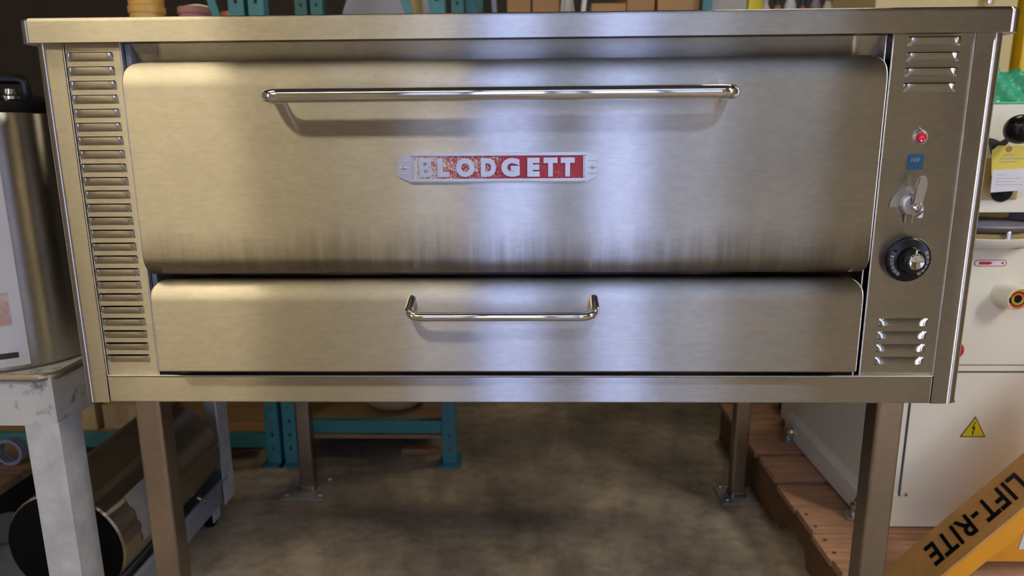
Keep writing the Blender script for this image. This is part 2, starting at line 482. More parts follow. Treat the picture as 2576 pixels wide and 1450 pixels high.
def shell():
    bm = B(); r = 0.024; th = 0.0025; yb = 0.99
    out = []
    out += [(-0.712, 0.0)]
    out += [(-HW + r + r * math.cos(math.radians(a)), r + r * math.sin(math.radians(a))) for a in range(270, 179, -10)]
    out += [(-HW, yb), (HW, yb)]
    out += [(HW - r + r * math.cos(math.radians(a)), r + r * math.sin(math.radians(a))) for a in range(360, 269, -10)]
    out += [(0.712, 0.0)]
    n = len(out)
    P = [Vector((x, y, 0)) for x, y in out]
    inn = []
    for i in range(n):
        t = (P[min(i + 1, n - 1)] - P[max(i - 1, 0)]).normalized()
        nv = Vector((-t.y, t.x, 0))
        # point inward (towards the middle of the oven)
        if nv.dot(Vector((0, 0.5, 0)) - P[i]) < 0: nv = -nv
        inn.append(P[i] + nv * th)
    A = [bm.verts.new((p.x, p.y, ZB)) for p in P]; D = [bm.verts.new((p.x, p.y, ZT)) for p in P]
    E_ = [bm.verts.new((p.x, p.y, ZB)) for p in inn]; F = [bm.verts.new((p.x, p.y, ZT)) for p in inn]
    for i in range(n - 1):
        bm.faces.new((A[i], A[i + 1], D[i + 1], D[i])); bm.faces.new((E_[i], F[i], F[i + 1], E_[i + 1]))
        bm.faces.new((A[i], E_[i], E_[i + 1], A[i + 1])); bm.faces.new((D[i], D[i + 1], F[i + 1], F[i]))
    for i in (0, n - 1): bm.faces.new((A[i], D[i], F[i], E_[i]))
    return bm
obj('shell', shell(), M['steel'], OV, sm=50)
# stile returns: narrow inward lips beside the panels
for s in (-1, 1):
    bm = B(); box(bm, (min(s * 0.7095, s * 0.7125), 0.0005, 0.722), (max(s * 0.7095, s * 0.7125), 0.012, ZT), 0.0008)
    obj('stile_lip', bm, M['steel'], OV)
# bottom rail with a rolled upper lip
bm = B(); box(bm, (-0.7122, 0.0, ZB), (0.7122, 0.03, 0.7215), 0.003, seg=3)
obj('bottom_rail', bm, M['steel'], OV)
bm = B(); box(bm, (-0.7105, -0.0012, 0.7195), (0.7105, 0.012, 0.7238), 0.0015, seg=3)
obj('rail_lip', bm, M['satin'], OV)
bm = B(); box(bm, (-0.755, 0.004, ZB), (0.755, 0.985, ZB + 0.006))
obj('bottom_panel', bm, M['steel_dull'], OV)
# cap
def cap():
    bm = B(); hx, y0, y1, r = 0.7735, -0.012, 1.0, 0.02
    pts = arc(hx - r, y0 + r, r, 270, 360, 8) + arc(hx - r, y1 - r, r, 0, 90, 6) + arc(-hx + r, y1 - r, r, 90, 180, 6) + arc(-hx + r, y0 + r, r, 180, 270, 8)
    # layers: bottom to top, the top edge rolled over
    layers = [(ZT - 0.0005, 0.0)] + [(1.312 - 0.007 + 0.007 * math.sin(math.radians(a)), 0.007 * (1 - math.cos(math.radians(a)))) for a in (0, 22, 45, 67, 90)]
    rings = []
    for z, ins in layers:
        sx = (hx - ins) / hx
        cy = (y0 + y1) / 2; hy = (y1 - y0) / 2; sy = (hy - ins) / hy
        rings.append([bm.verts.new((x * sx, cy + (y - cy) * sy, z)) for x, y in pts])
    n = len(pts)
    for A, D in zip(rings[:-1], rings[1:]):
        for k in range(n): bm.faces.new((A[k], A[(k + 1) % n], D[(k + 1) % n], D[k]))
    bm.faces.new(rings[0][::-1]); bm.faces.new(rings[-1])
    return bm
obj('top_cap', cap(), M['steel'], OV, sm=50)
# header above the doors, dark cavity behind, side jamb strips
bm = B(); prism(bm, [(-0.6195, 0.014, 1.2745), (-0.6195, 0.030, 1.2460), (-0.6195, 0.034, 1.2460), (-0.6195, 0.034, 1.2745)], (1.205, 0, 0))
obj('header', bm, M['steel'], OV)
bm = B(); box(bm, (-0.75, 0.60, 0.680), (0.75, 0.605, 1.2745))
obj('cavity_back', bm, M['steel_dull'], OV)

# doors -------------------------------------------------------------
def door(x0, x1, z0, z1, yf, rt, rb, yback, rc):
    """sheet-metal door: flat face, rolled top edge (rt), rolled bottom edge (rb), rounded upper corners (rc)"""
    bm = B(); prof = []
    if rb > 0:
        for a in range(0, 91, 10):
            t = math.radians(a)
            prof.append((yf + rb * 1.15 * (1 - math.sin(t)), z0 + rb * (1 - math.cos(t))))
        prof = [(yback, z0)] + prof
    else:
        prof = [(yback, z0), (yf + 0.003, z0), (yf, z0 + 0.003)]
    zz = prof[-1][1]
    for i in range(1, 7): prof.append((yf, zz + (z1 - rt - zz) * i / 6.0))
    for a in range(8, 91, 7):
        t = math.radians(a)
        prof.append((yf + rt * (1 - math.cos(t)), z1 - rt + rt * math.sin(t)))
    prof.append((yback, z1))
    rows = []
    for (y, z) in prof:
        dz = z1 - z
        ins = 0.0
        if dz < rc: ins = rc - math.sqrt(max(0.0, rc * rc - (rc - dz) ** 2))
        e = 0.0035
        xs = [x0 + ins, x0 + ins + e * 0.3, x0 + ins + e] + [x0 + (x1 - x0) * k / 12 for k in range(1, 12)] + [x1 - ins - e, x1 - ins - e * 0.3, x1 - ins]
        row = []
        for k, x in enumerate(xs):
            dy = 0.0
            if k in (0, len(xs) - 1): dy = e
            elif k in (1, len(xs) - 2): dy = e * 0.3
            row.append(bm.verts.new((x, min(y + dy, yback), z)))
        rows.append(row)
    for A, D in zip(rows[:-1], rows[1:]):
        for k in range(len(A) - 1): bm.faces.new((A[k], A[k + 1], D[k + 1], D[k]))
    # returns on both sides
    for k in (0, len(rows[0]) - 1):
        b = [bm.verts.new((r[k].co.x, yback, r[k].co.z)) for r in rows]
        for i in range(len(rows) - 1):
            if (b[i].co - rows[i][k].co).length < 1e-6 and (b[i + 1].co - rows[i + 1][k].co).length < 1e-6: continue
            bm.faces.new((rows[i][k], rows[i + 1][k], b[i + 1], b[i]))
    bmesh.ops.remove_doubles(bm, verts=bm.verts, dist=1e-6)
    return bm
UD = obj('oven_door', door(-0.5985, 0.5640, 0.905, 1.2440, -0.045, 0.042, 0.034, 0.012, 0.020), M['steel_door'], OV, origin=(0, 0.5, 0.66), sm=40)
LD = obj('burner_door', door(-0.5945, 0.5610, 0.7440, 0.8980, -0.045, 0.034, 0.0, 0.012, 0.018), M['steel'], OV, sm=40)
UD['label'] = 'large upper door with greasy lower edge'
LD['label'] = 'low lower door'

def handle(xa, xb, z, yd, yo, r, br, parent):
    bm = B()
    pts = bend([(xa, yd, z), (xa, yo, z), (xb, yo, z), (xb, yd, z)], br, 10)
    tube(bm, pts, r, 20)
    return obj('handle', bm, M['chrome'], parent, sm=60)
handle(-0.3585, 0.3225, 1.1860, -0.043, -0.100, 0.0102, 0.022, UD)['label'] = 'long chrome bar handle'
def loop_handle(parent):
    bm = B()
    pts = bend([(-0.164, -0.043, 0.869), (-0.164, -0.094, 0.852), (0.130, -0.094, 0.852), (0.130, -0.043, 0.869)], 0.034, 12)
    tube(bm, pts, 0.0072, 20)
    o = obj('handle', bm, M['chrome'], parent, sm=60); o['label'] = 'short chrome bow handle'
loop_handle(LD)

# name plate --------------------------------------------------------
def nameplate():
    yp = -0.0455; x0, x1, z0, z1 = -0.1765, 0.1345, 1.0560, 1.1015; ch = 0.020
    out = [(x0 + ch, z0), (x1 - ch, z0), (x1 - 0.003, z0 + 0.008), (x1, z0 + 0.011), (x1, z1 - 0.011), (x1 - 0.003, z1 - 0.008), (x1 - ch, z1), (x0 + ch, z1), (x0 + 0.003, z1 - 0.008), (x0, z1 - 0.011), (x0, z0 + 0.011), (x0 + 0.003, z0 + 0.008)]
    bm = B(); prism(bm, [(x, yp, z) for x, z in out], (0, -0.0030, 0))
    NP = obj('name_plate', bm, M['cast'], UD, sm=25)
    fx0, fx1, fz0, fz1 = -0.1515, 0.1095, 1.0620, 1.0960
    # raised rim around the enamel field
    bm = B()
    for a in ((x0 + ch, z0 + 0.0005, x1 - ch, fz0), (x0 + ch, fz1, x1 - ch, z1 - 0.0005), (fx0 - 0.003, fz0, fx0, fz1), (fx1, fz0, fx1 + 0.003, fz1)):
        box(bm, (a[0], yp - 0.0050, a[1]), (a[2], yp - 0.0028, a[3]), 0.0007)
    obj('rim', bm, M['cast'], UD)
    bm = B(); box(bm, (fx0, yp - 0.0034, fz0), (fx1, yp - 0.0028, fz1))
    obj('enamel_field', bm, M['wornred'], UD, origin=(0, 0.5, 0.66))
    widths = {'B': 0.0212, 'L': 0.0185, 'O': 0.0285, 'D': 0.0235, 'G': 0.0285, 'E': 0.0190, 'T': 0.0215}
    cx = [-0.1325, -0.1055, -0.0716, -0.0360, -0.0018, 0.0336, 0.0598, 0.0862]
    for ch_, x in zip('BLODGETT', cx):
        t = text_bm(ch_, 0.036, 0.0012, 0.0015 if ch_ == 'B' else 0.0026)
        xs = [v.co.x for v in t.verts]; ys = [v.co.y for v in t.verts]
        sx = widths[ch_] / (max(xs) - min(xs)); sy = 0.0288 / (max(ys) - min(ys)); mx = (max(xs) + min(xs)) / 2; my = (max(ys) + min(ys)) / 2
        for v in t.verts: v.co.x = (v.co.x - mx) * sx; v.co.y = (v.co.y - my) * sy
        place(t, (x, yp - 0.0045, 1.0788), (1, 0, 0), (0, 0, 1))
        obj('letter', t, M['cast'], UD, sm=25)
    for sx_, xc in ((-1, -0.1665), (1, 0.1245)):
        bm = B()
        for dz in (-0.0095, 0, 0.0095):
            box(bm, (xc - 0.0075, yp - 0.0042, 1.0788 + dz - 0.0008), (xc + 0.0075, yp - 0.0028, 1.0788 + dz + 0.0008), 0.0004)
        obj('plate_ridge', bm, M['cast'], UD)
        bm = B(); lathe(bm, [(0.0001, 0.0044), (0.0028, 0.0040), (0.0034, 0.0028), (0.0034, 0.0020)], (xc, yp, 1.0788), (0, -1, 0), 14)
        obj('screw', bm, M['satin'], UD)
nameplate()

# louvred panel -------------------------------------------------------
def louver_bm(cx, cz, wd, ht, dp, y, open_top=True):
    """pressed-out louver: one long edge lanced open, the far edge blending into the panel, rounded ends"""
    bm = B(); nx, nz = 16, 6
    grid = []
    for j in range(nz + 1):
        v = j / nz                                  # 0 = blended edge, 1 = open edge
        g = math.sin(v * PI / 2) ** 0.8
        row = []
        for i in range(nx + 1):
            u = -1 + 2 * i / nx
            u = math.copysign(abs(u) ** 0.6, u)
            e = max(0.0, 1 - abs(u) ** 5) ** 0.5
            z = cz + (-ht / 2 + ht * v) * (1 if open_top else -1)
            row.append(bm.verts.new((cx + u * wd / 2, y - dp * g * e - 0.0002, z)))
        grid.append(row)
    for A, D in zip(grid[:-1], grid[1:]):
        for i in range(nx):
            f = bm.faces.new((A[i], A[i + 1], D[i + 1], D[i]))
            if i < 2 or i >= nx - 2: f.material_index = 2
    return bm
def slotted_panel(x0, x1, z0, z1, y0, y1, slots):
    """sheet with open slots (cx, zlo, zhi, half width), sorted from the bottom up"""
    bm = B(); xa = min(c - h for c, a, b, h in slots); xb = max(c + h for c, a, b, h in slots)
    box(bm, (x0, y0, z0), (xa, y1, z1)); box(bm, (xb, y0, z0), (x1, y1, z1))
    z = z0
    for c, a, b, h in sorted(slots, key=lambda q: q[1]):
        box(bm, (xa, y0, z), (xb, y1, a)); z = b
    box(bm, (xa, y0, z), (xb, y1, z1))
    return bm
VP = obj('vent_panel', slotted_panel(-0.7090, -0.6215, 0.7235, ZT, 0.003, 0.0045, [(-0.6705, 1.2535 - i * 0.02178 + 0.0020, 1.2535 - i * 0.02178 + 0.0078, 0.0365) for i in range(24)]), M['steel'], OV, sm=0)
bm = B(); box(bm, (-0.6215, 0.0025, 0.7235), (-0.6185, 0.045, ZT), 0.0008)
obj('panel_return', bm, M['steel'], OV)
bm = B(); box(bm, (-0.6180, 0.012, 0.7265), (-0.6090, 0.045, 1.2740), 0.001)
obj('jamb_strip', bm, M['bluegrey'], OV)
l0 = obj('louver', louver_bm(-0.6705, 1.2535, 0.076, 0.0125, 0.0048, 0.003), [M['steel'], M['steel'], M['louver']], VP, origin=(-0.6705, 0.003, 1.2535), sm=50)
for i in range(1, 24): dup(l0, (0, 0, -i * 0.02178), VP)

# control panel -------------------------------------------------------
CP = obj('control_panel', slotted_panel(0.5880, 0.7095, 0.7235, ZT, 0.003, 0.0045, [(0.6500, 1.2630 - i * 0.0228 + 0.0020, 1.2630 - i * 0.0228 + 0.0076, 0.0385) for i in range(4)] + [(0.6520, 0.8170 - i * 0.0224 - 0.0076, 0.8170 - i * 0.0224 - 0.0020, 0.0385) for i in range(4)]), M['steel'], OV, sm=0)
bm = B(); box(bm, (0.5860, 0.001, 0.7235), (0.5890, 0.045, ZT), 0.0010)
obj('panel_return', bm, M['steel'], OV)
bm = B(); box(bm, (0.5765, 0.004, 0.7235), (0.5790, 0.045, 1.2740), 0.0008)
obj('jamb_strip', bm, M['steel'], OV)
u0 = obj('louver', louver_bm(0.6500, 1.2630, 0.080, 0.0120, 0.0050, 0.003, True), [M['steel'], M['steel'], M['louver']], CP, origin=(0.65, 0.003, 1.2630), sm=50)
for i in range(1, 4): dup(u0, (0.0004 * i, 0, -i * 0.0228), CP)
d0 = obj('louver', louver_bm(0.6520, 0.8170, 0.080, 0.0120, 0.0050, 0.003, False), [M['steel'], M['steel'], M['louver']], CP, origin=(0.652, 0.003, 0.8170), sm=50)
for i in range(1, 4): dup(d0, (0, 0, -i * 0.0224), CP)

def dome(bm, c, prof, n=28, mi=0): return lathe(bm, prof, c, (0, -1, 0), n, mi)
yc = 0.003
# pilot lamp
bm = B(); dome(bm, (0.6445, yc, 1.1190), [(0.0118, 0.0), (0.0118, 0.0035), (0.0098, 0.0055), (0.0086, 0.0055), (0.0086, 0.001)])
IL = obj('indicator_light', bm, M['satin'], OV); IL['label'] = 'small red indicator light'
ml, nt_, N_, L_, p_ = newmat('red_lens')
p_.inputs['Base Color'].default_value = (0.72, 0.02, 0.06, 1); p_.inputs['Roughness'].default_value = 0.12
p_.inputs['Coat Weight'].default_value = 0.6; p_.inputs['Subsurface Weight'].default_value = 0.2; p_.inputs['Subsurface Radius'].default_value = (0.004, 0.001, 0.001)
bm = B(); dome(bm, (0.6445, yc, 1.1190), [(0.0086, 0.003), (0.0084, 0.0075), (0.0062, 0.0098), (0.0042, 0.0090), (0.0030, 0.0078), (0.0001, 0.0088)])
obj('lens', bm, ml, IL, sm=60)
# blue certification sticker
bm = B()
px = arc(0.6520, 1.0900, 0.003, 0, 90, 4) + arc(0.6320, 1.0900, 0.003, 90, 180, 4) + arc(0.6320, 1.0715, 0.003, 180, 270, 4) + arc(0.6520, 1.0715, 0.003, 270, 360, 4)
prism(bm, [(x, yc, z) for x, z in px], (0, -0.0006, 0))
ST = obj('sticker', bm, M['blue'], OV)
t = text_bm('NSF', 0.0085, 0.0002, 0.0002)
place(t, (0.6420, yc - 0.0008, 1.0838), (1, 0, 0), (0, 0, 1))
obj('lettering', t, paint('pale_blue_print', (0.16, 0.28, 0.42), 0.5), ST)
# gas valve: quadrant plate, hub, lever, stop tab
hub = Vector((0.6445, yc, 1.0130))
bm = B()
q = [(hub.x - 0.006, hub.z - 0.002)] + [(hub.x - 0.002 + 0.0345 * math.cos(math.radians(a)), hub.z - 0.004 + 0.0345 * math.sin(math.radians(a))) for a in range(100, 181, 8)]
prism(bm, [(x, yc - 0.001, z) for x, z in q], (0, -0.0016, 0))
GV = obj('gas_valve', bm, M['satin'], OV); GV['label'] = 'gas valve with metal lever and quadrant plate'
bm = B(); dome(bm, hub + Vector((-0.003, 0, 0)), [(0.0175, 0.0008), (0.0175, 0.005), (0.0158, 0.0075), (0.011, 0.008), (0.0001, 0.008)])
obj('hub', bm, M['cast'], GV, sm=50)
bm = B()
prism(bm, [(hub.x + 0.006, yc - 0.008, hub.z - 0.006), (hub.x - 0.007, yc - 0.008, hub.z + 0.002), (hub.x - 0.0065, yc - 0.016, hub.z + 0.030), (hub.x - 0.0045, yc - 0.017, hub.z + 0.045), (hub.x + 0.001, yc - 0.017, hub.z + 0.049), (hub.x + 0.0075, yc - 0.017, hub.z + 0.044), (hub.x + 0.0105, yc - 0.016, hub.z + 0.030), (hub.x + 0.009, yc - 0.008, hub.z + 0.004)], (0, -0.007, 0))
bmesh.ops.bevel(bm, geom=list(bm.edges), offset=0.0016, segments=2, affect='EDGES')
obj('lever', bm, M['cast'], GV, sm=50)
bm = B(); dome(bm, hub + Vector((0.0035, -0.006, -0.0035)), [(0.0085, 0.002), (0.0085, 0.009), (0.0070, 0.0105), (0.0045, 0.0100), (0.0035, 0.0085), (0.0001, 0.0085)])
obj('screw', bm, M['chrome'], GV)
bm = B(); box(bm, (hub.x - 0.0115, yc - 0.007, hub.z - 0.0295), (hub.x + 0.0005, yc - 0.001, hub.z - 0.010), 0.001)
obj('stop_tab', bm, M['steel_dull'], GV)
bm = B(); prism(bm, [(hub.x + 0.010, yc, hub.z - 0.0215), (hub.x + 0.0185, yc, hub.z - 0.0215), (hub.x + 0.0195, yc, hub.z - 0.0125)], (0, -0.001, 0))
obj('sticker_scrap', bm, M['paper'], GV)
# thermostat dial
kc = Vector((0.6425, yc, 0.9250))
bm = B(); dome(bm, kc, [(0.0370, 0.0), (0.0372, 0.010), (0.0360, 0.0125), (0.0330, 0.0140), (0.0212, 0.0165), (0.0205, 0.0170)], 48)
TD = obj('thermostat_dial', bm, M['black'], OV, sm=45); TD['label'] = 'black thermostat dial with silver centre'
bm = B(); dome(bm, kc, [(0.0215, 0.0150), (0.0195, 0.0300), (0.0180, 0.0325), (0.0135, 0.0335), (0.0001, 0.0335)], 40)
KB = obj('knob', bm, M['black'], TD, sm=45)
bm = B(); dome(bm, kc, [(0.0132, 0.0330), (0.0130, 0.0365), (0.0112, 0.0382), (0.0070, 0.0372), (0.0001, 0.0368)], 30)
obj('cap', bm, M['chrome'], TD, sm=45)
bm = B()
box(bm, (kc.x - 0.0012, kc.y - 0.0345, kc.z + 0.0128), (kc.x + 0.0012, kc.y - 0.0332, kc.z + 0.0185), 0.0004)
obj('pointer', bm, M['white'], TD)
bm = B()
for a in list(range(-210, -125, 14)) + list(range(-52, 36, 15)) + list(range(150, 171, 10)):
    t = math.radians(a); c = Vector((math.cos(t), 0, math.sin(t))); d = Vector((-math.sin(t), 0, math.cos(t)))
    for k, ln in ((-0.0021, 0.0030), (0.0, 0.0034), (0.0021, 0.0030)):
        p = kc + c * 0.0282 + d * k + Vector((0, -0.0153, 0))
        obox(bm, p, (c, d, Vector((0, 1, 0))), (ln * 0.9, 0.00055, 0.0006))
tag(obj('dial_marks', bm, paint('dial_print', (0.42, 0.42, 0.42), 0.5), TD), kind='stuff')

# legs ----------------------------------------------------------------
def leg(x, y, wd, ph):
    bm = B(); h = wd / 2
    pts = []
    for cx, cy, a in ((x + h - 0.008, y - h + 0.008, 270), (x + h - 0.008, y + h - 0.008, 0), (x - h + 0.008, y + h - 0.008, 90), (x - h + 0.008, y - h + 0.008, 180)):
        pts += arc(cx, cy, 0.008, a, a + 90, 4)
    prism(bm, [(px_, py_, 0.012) for px_, py_ in pts], (0, 0, ZB - 0.012))
    L = obj('leg', bm, M['steel_leg'], OV, sm=40)
    bm = B(); box(bm, (x - ph, y - ph, 0), (x + ph, y + ph, 0.010), 0.002)
    obj('foot_plate', bm, M['plate'], L)
    bm = B()
    for dx, dy in ((-ph + 0.016, -ph + 0.016), (ph - 0.016, -ph + 0.016), (-ph + 0.016, ph - 0.016), (ph - 0.016, ph - 0.016)):
        lathe(bm, [(0.0001, 0.018), (0.006, 0.018), (0.0085, 0.015), (0.0085, 0.010)], (x + dx, y + dy, 0), (0, 0, 1), 6)
    obj('foot_bolt', bm, M['satin'], L)
    bm = B()
    pts2 = [(px_ + (px_ - x) * 0.12, py_ + (py_ - y) * 0.12, 0.010) for px_, py_ in pts]
    prism(bm, pts2, (0, 0, 0.014))
    obj('collar', bm, M['steel_dull'], L)
leg(-0.670, 0.060, 0.048, 0.07); leg(0.667, 0.060, 0.048, 0.07)
leg(-0.693, 0.932, 0.046, 0.07); leg(0.682, 0.905, 0.046, 0.058)

# ================================================================== LEFT: CART, CANISTER, TANK
CX0, CX1, CY0, CY1 = -1.64, -0.870, 0.080, 0.770
CT = thing('utility_cart', 'worn grey steel utility cart with tray tops beside the oven', 'cart', ((CX0 + CX1) / 2, (CY0 + CY1) / 2, 0))
def tray(z0, z1, name, m, dx=0.0):
    bm = B(); t = 0.004
    x0, x1, y0, y1 = CX0 + dx, CX1 - dx, CY0 + dx, CY1 - dx
    box(bm, (x0, y0, z0), (x1, y0 + t, z1)); box(bm, (x0, y1 - t, z0), (x1, y1, z1))
    box(bm, (x0, y0 + t, z0), (x0 + t, y1 - t, z1)); box(bm, (x1 - t, y0 + t, z0), (x1, y1 - t, z1))
    o = obj(name, bm, m, CT)
    bm = B(); box(bm, (x0 + t, y0 + t, z1 - 0.045), (x1 - t, y1 - t, z1 - 0.040)); obj('tray_floor', bm, m, o)
    bm = B()
    pts = [(x + 0, y + 0, z1) for x, y in arc(x1 - 0.03, y0 + 0.03, 0.032, 270, 360, 5) + arc(x1 - 0.03, y1 - 0.03, 0.032, 0, 90, 5) + arc(x0 + 0.03, y1 - 0.03, 0.032, 90, 180, 5) + arc(x0 + 0.03, y0 + 0.03, 0.032, 180, 270, 5)]
    tube(bm, pts, 0.0075, 10, closed=True)
    obj('rim', bm, M['rim'] if z1 > 0.4 else M['bluegrey'], o)
    return o
tray(0.594, 0.690, 'top_tray', M['galv_apron'])
tray(0.085, 0.150, 'bottom_tray', M['bluegrey'], 0.004)
for x, y in ((CX1, CY0), (CX1, CY1), (CX0, CY0), (CX0, CY1)):
    sx = -1 if x == CX1 else 1; sy = 1 if y == CY0 else -1
    bm = B(); wl = 0.062; t = 0.004
    # angle-iron leg: two flanges
    xa, xb = sorted((x - sx * 0.0045, x + sx * wl)); ya, yb = sorted((y - sy * 0.0045, y - sy * 0.0005))
    box(bm, (xa, ya, 0.075), (xb, yb, 0.600), 0.001)
    xa, xb = sorted((x - sx * 0.0045, x - sx * 0.0005)); ya, yb = sorted((y, y + sy * wl))
    box(bm, (xa, ya, 0.075), (xb, yb, 0.600), 0.001)
    obj('leg', bm, M['galv'], CT)
    cx, cy = x + sx * 0.05, y + sy * 0.05
    bm = B(); box(bm, (cx - 0.03, cy - 0.03, 0.068), (cx + 0.03, cy + 0.03, 0.075), 0.001)
    for k in (-1, 1): box(bm, (cx + k * 0.017 - 0.002, cy - 0.022, 0.020), (cx + k * 0.017 + 0.002, cy + 0.022, 0.070), 0.001)
    K = obj('caster', bm, M['galv'], CT)
    bm = B(); lathe(bm, [(0.0001, -0.012), (0.028, -0.012), (0.0325, -0.008), (0.0325, 0.008), (0.028, 0.012), (0.0001, 0.012)], (cx, cy, 0.0325), (1, 0, 0), 24)
    obj('wheel', bm, M['rubber'], K, sm=40)

# canister on the tray
cc = Vector((-1.150, 0.375, 0.6505))
CN = thing('steel_canister', 'tall stainless canister with black lid standing on the grey cart', 'canister', cc)
R_ = 0.175
bm = B(); lathe(bm, [(0.0001, 0.0), (R_ - 0.006, 0.0), (R_, 0.006), (R_, 0.535), (R_ - 0.004, 0.545), (R_ - 0.02, 0.546), (0.0001, 0.546)], cc, n=72)
obj('body', bm, M['canister'], CN, sm=40)
bm = B(); lathe(bm, [(R_ + 0.001, 0.530), (R_ + 0.004, 0.536), (R_ + 0.004, 0.552), (R_ - 0.01, 0.560), (0.10, 0.572), (0.0001, 0.576)], cc, n=72)
LID = obj('lid', bm, M['black'], CN, sm=40)
bm = B(); tube(bm, bend([cc + Vector((0.03, -0.06, 0.565)), cc + Vector((0.03, -0.06, 0.60)), cc + Vector((0.12, -0.02, 0.60)), cc + Vector((0.12, -0.02, 0.562))], 0.015), 0.010, 10)
obj('lid_handle', bm, M['black'], LID)
for k, a in enumerate((-52, -33)):
    t = math.radians(a); c = cc + Vector((math.cos(t) * (R_ - 0.015), math.sin(t) * (R_ - 0.015), 0.556))
    bm = B(); lathe(bm, [(0.016, 0.0), (0.016, 0.006), (0.010, 0.010), (0.009, 0.020), (0.0001, 0.022)], c, n=16)
    obj('lid_knob', bm, M['chrome'], LID)
def wrap(a0, a1, z0, z1, rr, m, name):
    bm = B(); n = 14; A = []; D = []; A2 = []; D2 = []
    for i in range(n + 1):
        t = math.radians(a0 + (a1 - a0) * i / n); c = Vector((math.cos(t), math.sin(t), 0))
        A.append(bm.verts.new(cc + c * rr + Vector((0, 0, z0)))); D.append(bm.verts.new(cc + c * rr + Vector((0, 0, z1))))
        A2.append(bm.verts.new(cc + c * (R_ + 0.0002) + Vector((0, 0, z0)))); D2.append(bm.verts.new(cc + c * (R_ + 0.0002) + Vector((0, 0, z1))))
    for i in range(n):
        bm.faces.new((A[i], A[i + 1], D[i + 1], D[i])); bm.faces.new((A[i], A2[i], A2[i + 1], A[i + 1])); bm.faces.new((D[i], D[i + 1], D2[i + 1], D2[i]))
    bm.faces.new((A[0], D[0], D2[0], A2[0])); bm.faces.new((A[n], A2[n], D2[n], D[n]))
    return obj(name, bm, m, CN, sm=60)
wl_ = wrap(-150, -47, 0.012, 0.52, R_ + 0.0012, M['paper'], 'paper_label')
wl_['label'] = 'white paper label with faded red print'
wrap(-150, -54, 0.100, 0.170, R_ + 0.0018, paint('faded_pink_print', (0.60, 0.36, 0.33), 0.7, 0, 0, 40, col2=(0.72, 0.62, 0.60), lo=0.4, hi=0.6), 'label_print')
wrap(-150, -57, 0.180, 0.250, R_ + 0.0018, paint('faded_tan_print', (0.60, 0.50, 0.42), 0.7, 0, 0, 40, col2=(0.74, 0.70, 0.66), lo=0.4, hi=0.6), 'label_print')
wrap(-150, -53, 0.030, 0.042, R_ + 0.0018, M['charcoal'], 'label_print')

# horizontal tank on the bottom tray
ta = Vector((-1.000, 0.225, 0.2430)); tb = Vector((-0.985, 0.690, 0.2700)); TR = 0.133
ax_ = (tb - ta).normalized(); TL = (tb - ta).length
TK = thing('steel_tank', 'long stainless cylinder lying on the bottom tray of the cart', 'tank', (ta.x, (ta.y + tb.y) / 2, 0.11))
bm = B(); lathe(bm, [(TR - 0.004, 0.0), (TR, 0.004), (TR, TL - 0.012), (TR - 0.004, TL - 0.003), (TR - 0.02, TL), (0.0001, TL + 0.004)], ta, ax_, 72)
obj('body', bm, M['tank'], TK, sm=40)
bm = B(); lathe(bm, [(TR - 0.0045, 0.0), (TR - 0.006, -0.006), (TR - 0.012, -0.010), (0.04, -0.014), (0.0001, -0.014)], ta, ax_, 72)
obj('end_cap', bm, M['rubber'], TK, sm=40)
def tank_label():
    bm = B(); a, b = frame_of(ax_); rows = []
    for j in range(7):
        row = []
        for i in range(13):
            ang = math.radians(-12 + 52 * i / 12)
            v = a * math.cos(ang) + b * math.sin(ang)
            h = 0.065 + 0.13 * j / 6 + 0.003 * math.sin(i * 1.7)
            row.append(bm.verts.new(ta + ax_ * h + v * (TR + 0.0015 + 0.002 * abs(math.sin(i * 2.1 + j * 1.3)))))
        rows.append(row)
    for A, D in zip(rows[:-1], rows[1:]):
        for i in range(12): bm.faces.new((A[i], A[i + 1], D[i + 1], D[i]))
    bmesh.ops.solidify(bm, geom=bm.faces[:], thickness=0.0006)
    o = obj('crumpled_label', bm, paint('grubby_paper', (0.50, 0.48, 0.46), 0.7, 0, 0.3, 30), TK)
tank_label()
bm = B(); tube(bm, [tb + Vector((0.095, -0.09, -0.115)), tb + Vector((0.118, -0.09, -0.125))], 0.010, 12)
obj('drain_plug', bm, M['chrome'], TK)

# things on the floor left of and behind the cart
def crate():
    t = thing('wooden_skid', 'small brown wooden skid with dark edge lying on the bottom tray of the cart', 'skid', (-1.48, 0.48, 0.111))
    for i in range(2):
        bm = B(); x1 = -1.345 - i * 0.132
        box(bm, (x1 - 0.128, 0.20, 0.226), (x1, 0.745, 0.250), 0.002)
        obj('deck_board', bm, M['wood'], t)
    bm = B(); box(bm, (-1.353, 0.20, 0.150), (-1.346, 0.745, 0.2255), 0.001)
    obj('edge_beam', bm, M['beam'], t)
    for x in (-1.36, -1.58):
        bm = B(); box(bm, (x - 0.02, 0.205, 0.1105), (x + 0.012, 0.74, 0.1495), 0.002)
        obj('bearer', bm, M['wood'], t)
    for y in (0.26, 0.48, 0.70):
        bm = B(); box(bm, (-1.595, y - 0.04, 0.1495), (-1.356, y + 0.04, 0.226), 0.003)
        obj('cross_block', bm, M['wood_dark'], t)
crate()
# steel disc leaning against the skid
bm = B(); lathe(bm, [(0.0001, 0.0), (0.034, 0.0), (0.039, 0.002), (0.041, 0.006), (0.039, 0.010), (0.030, 0.009), (0.0001, 0.010)], (-1.322, 0.455, 0.1525), (0.75, -0.66, 0.06), 40)
tag(obj('steel_disc', bm, M['satin'], None, sm=40), 'small round grey disc leaning on the skid under the cart', 'disc')
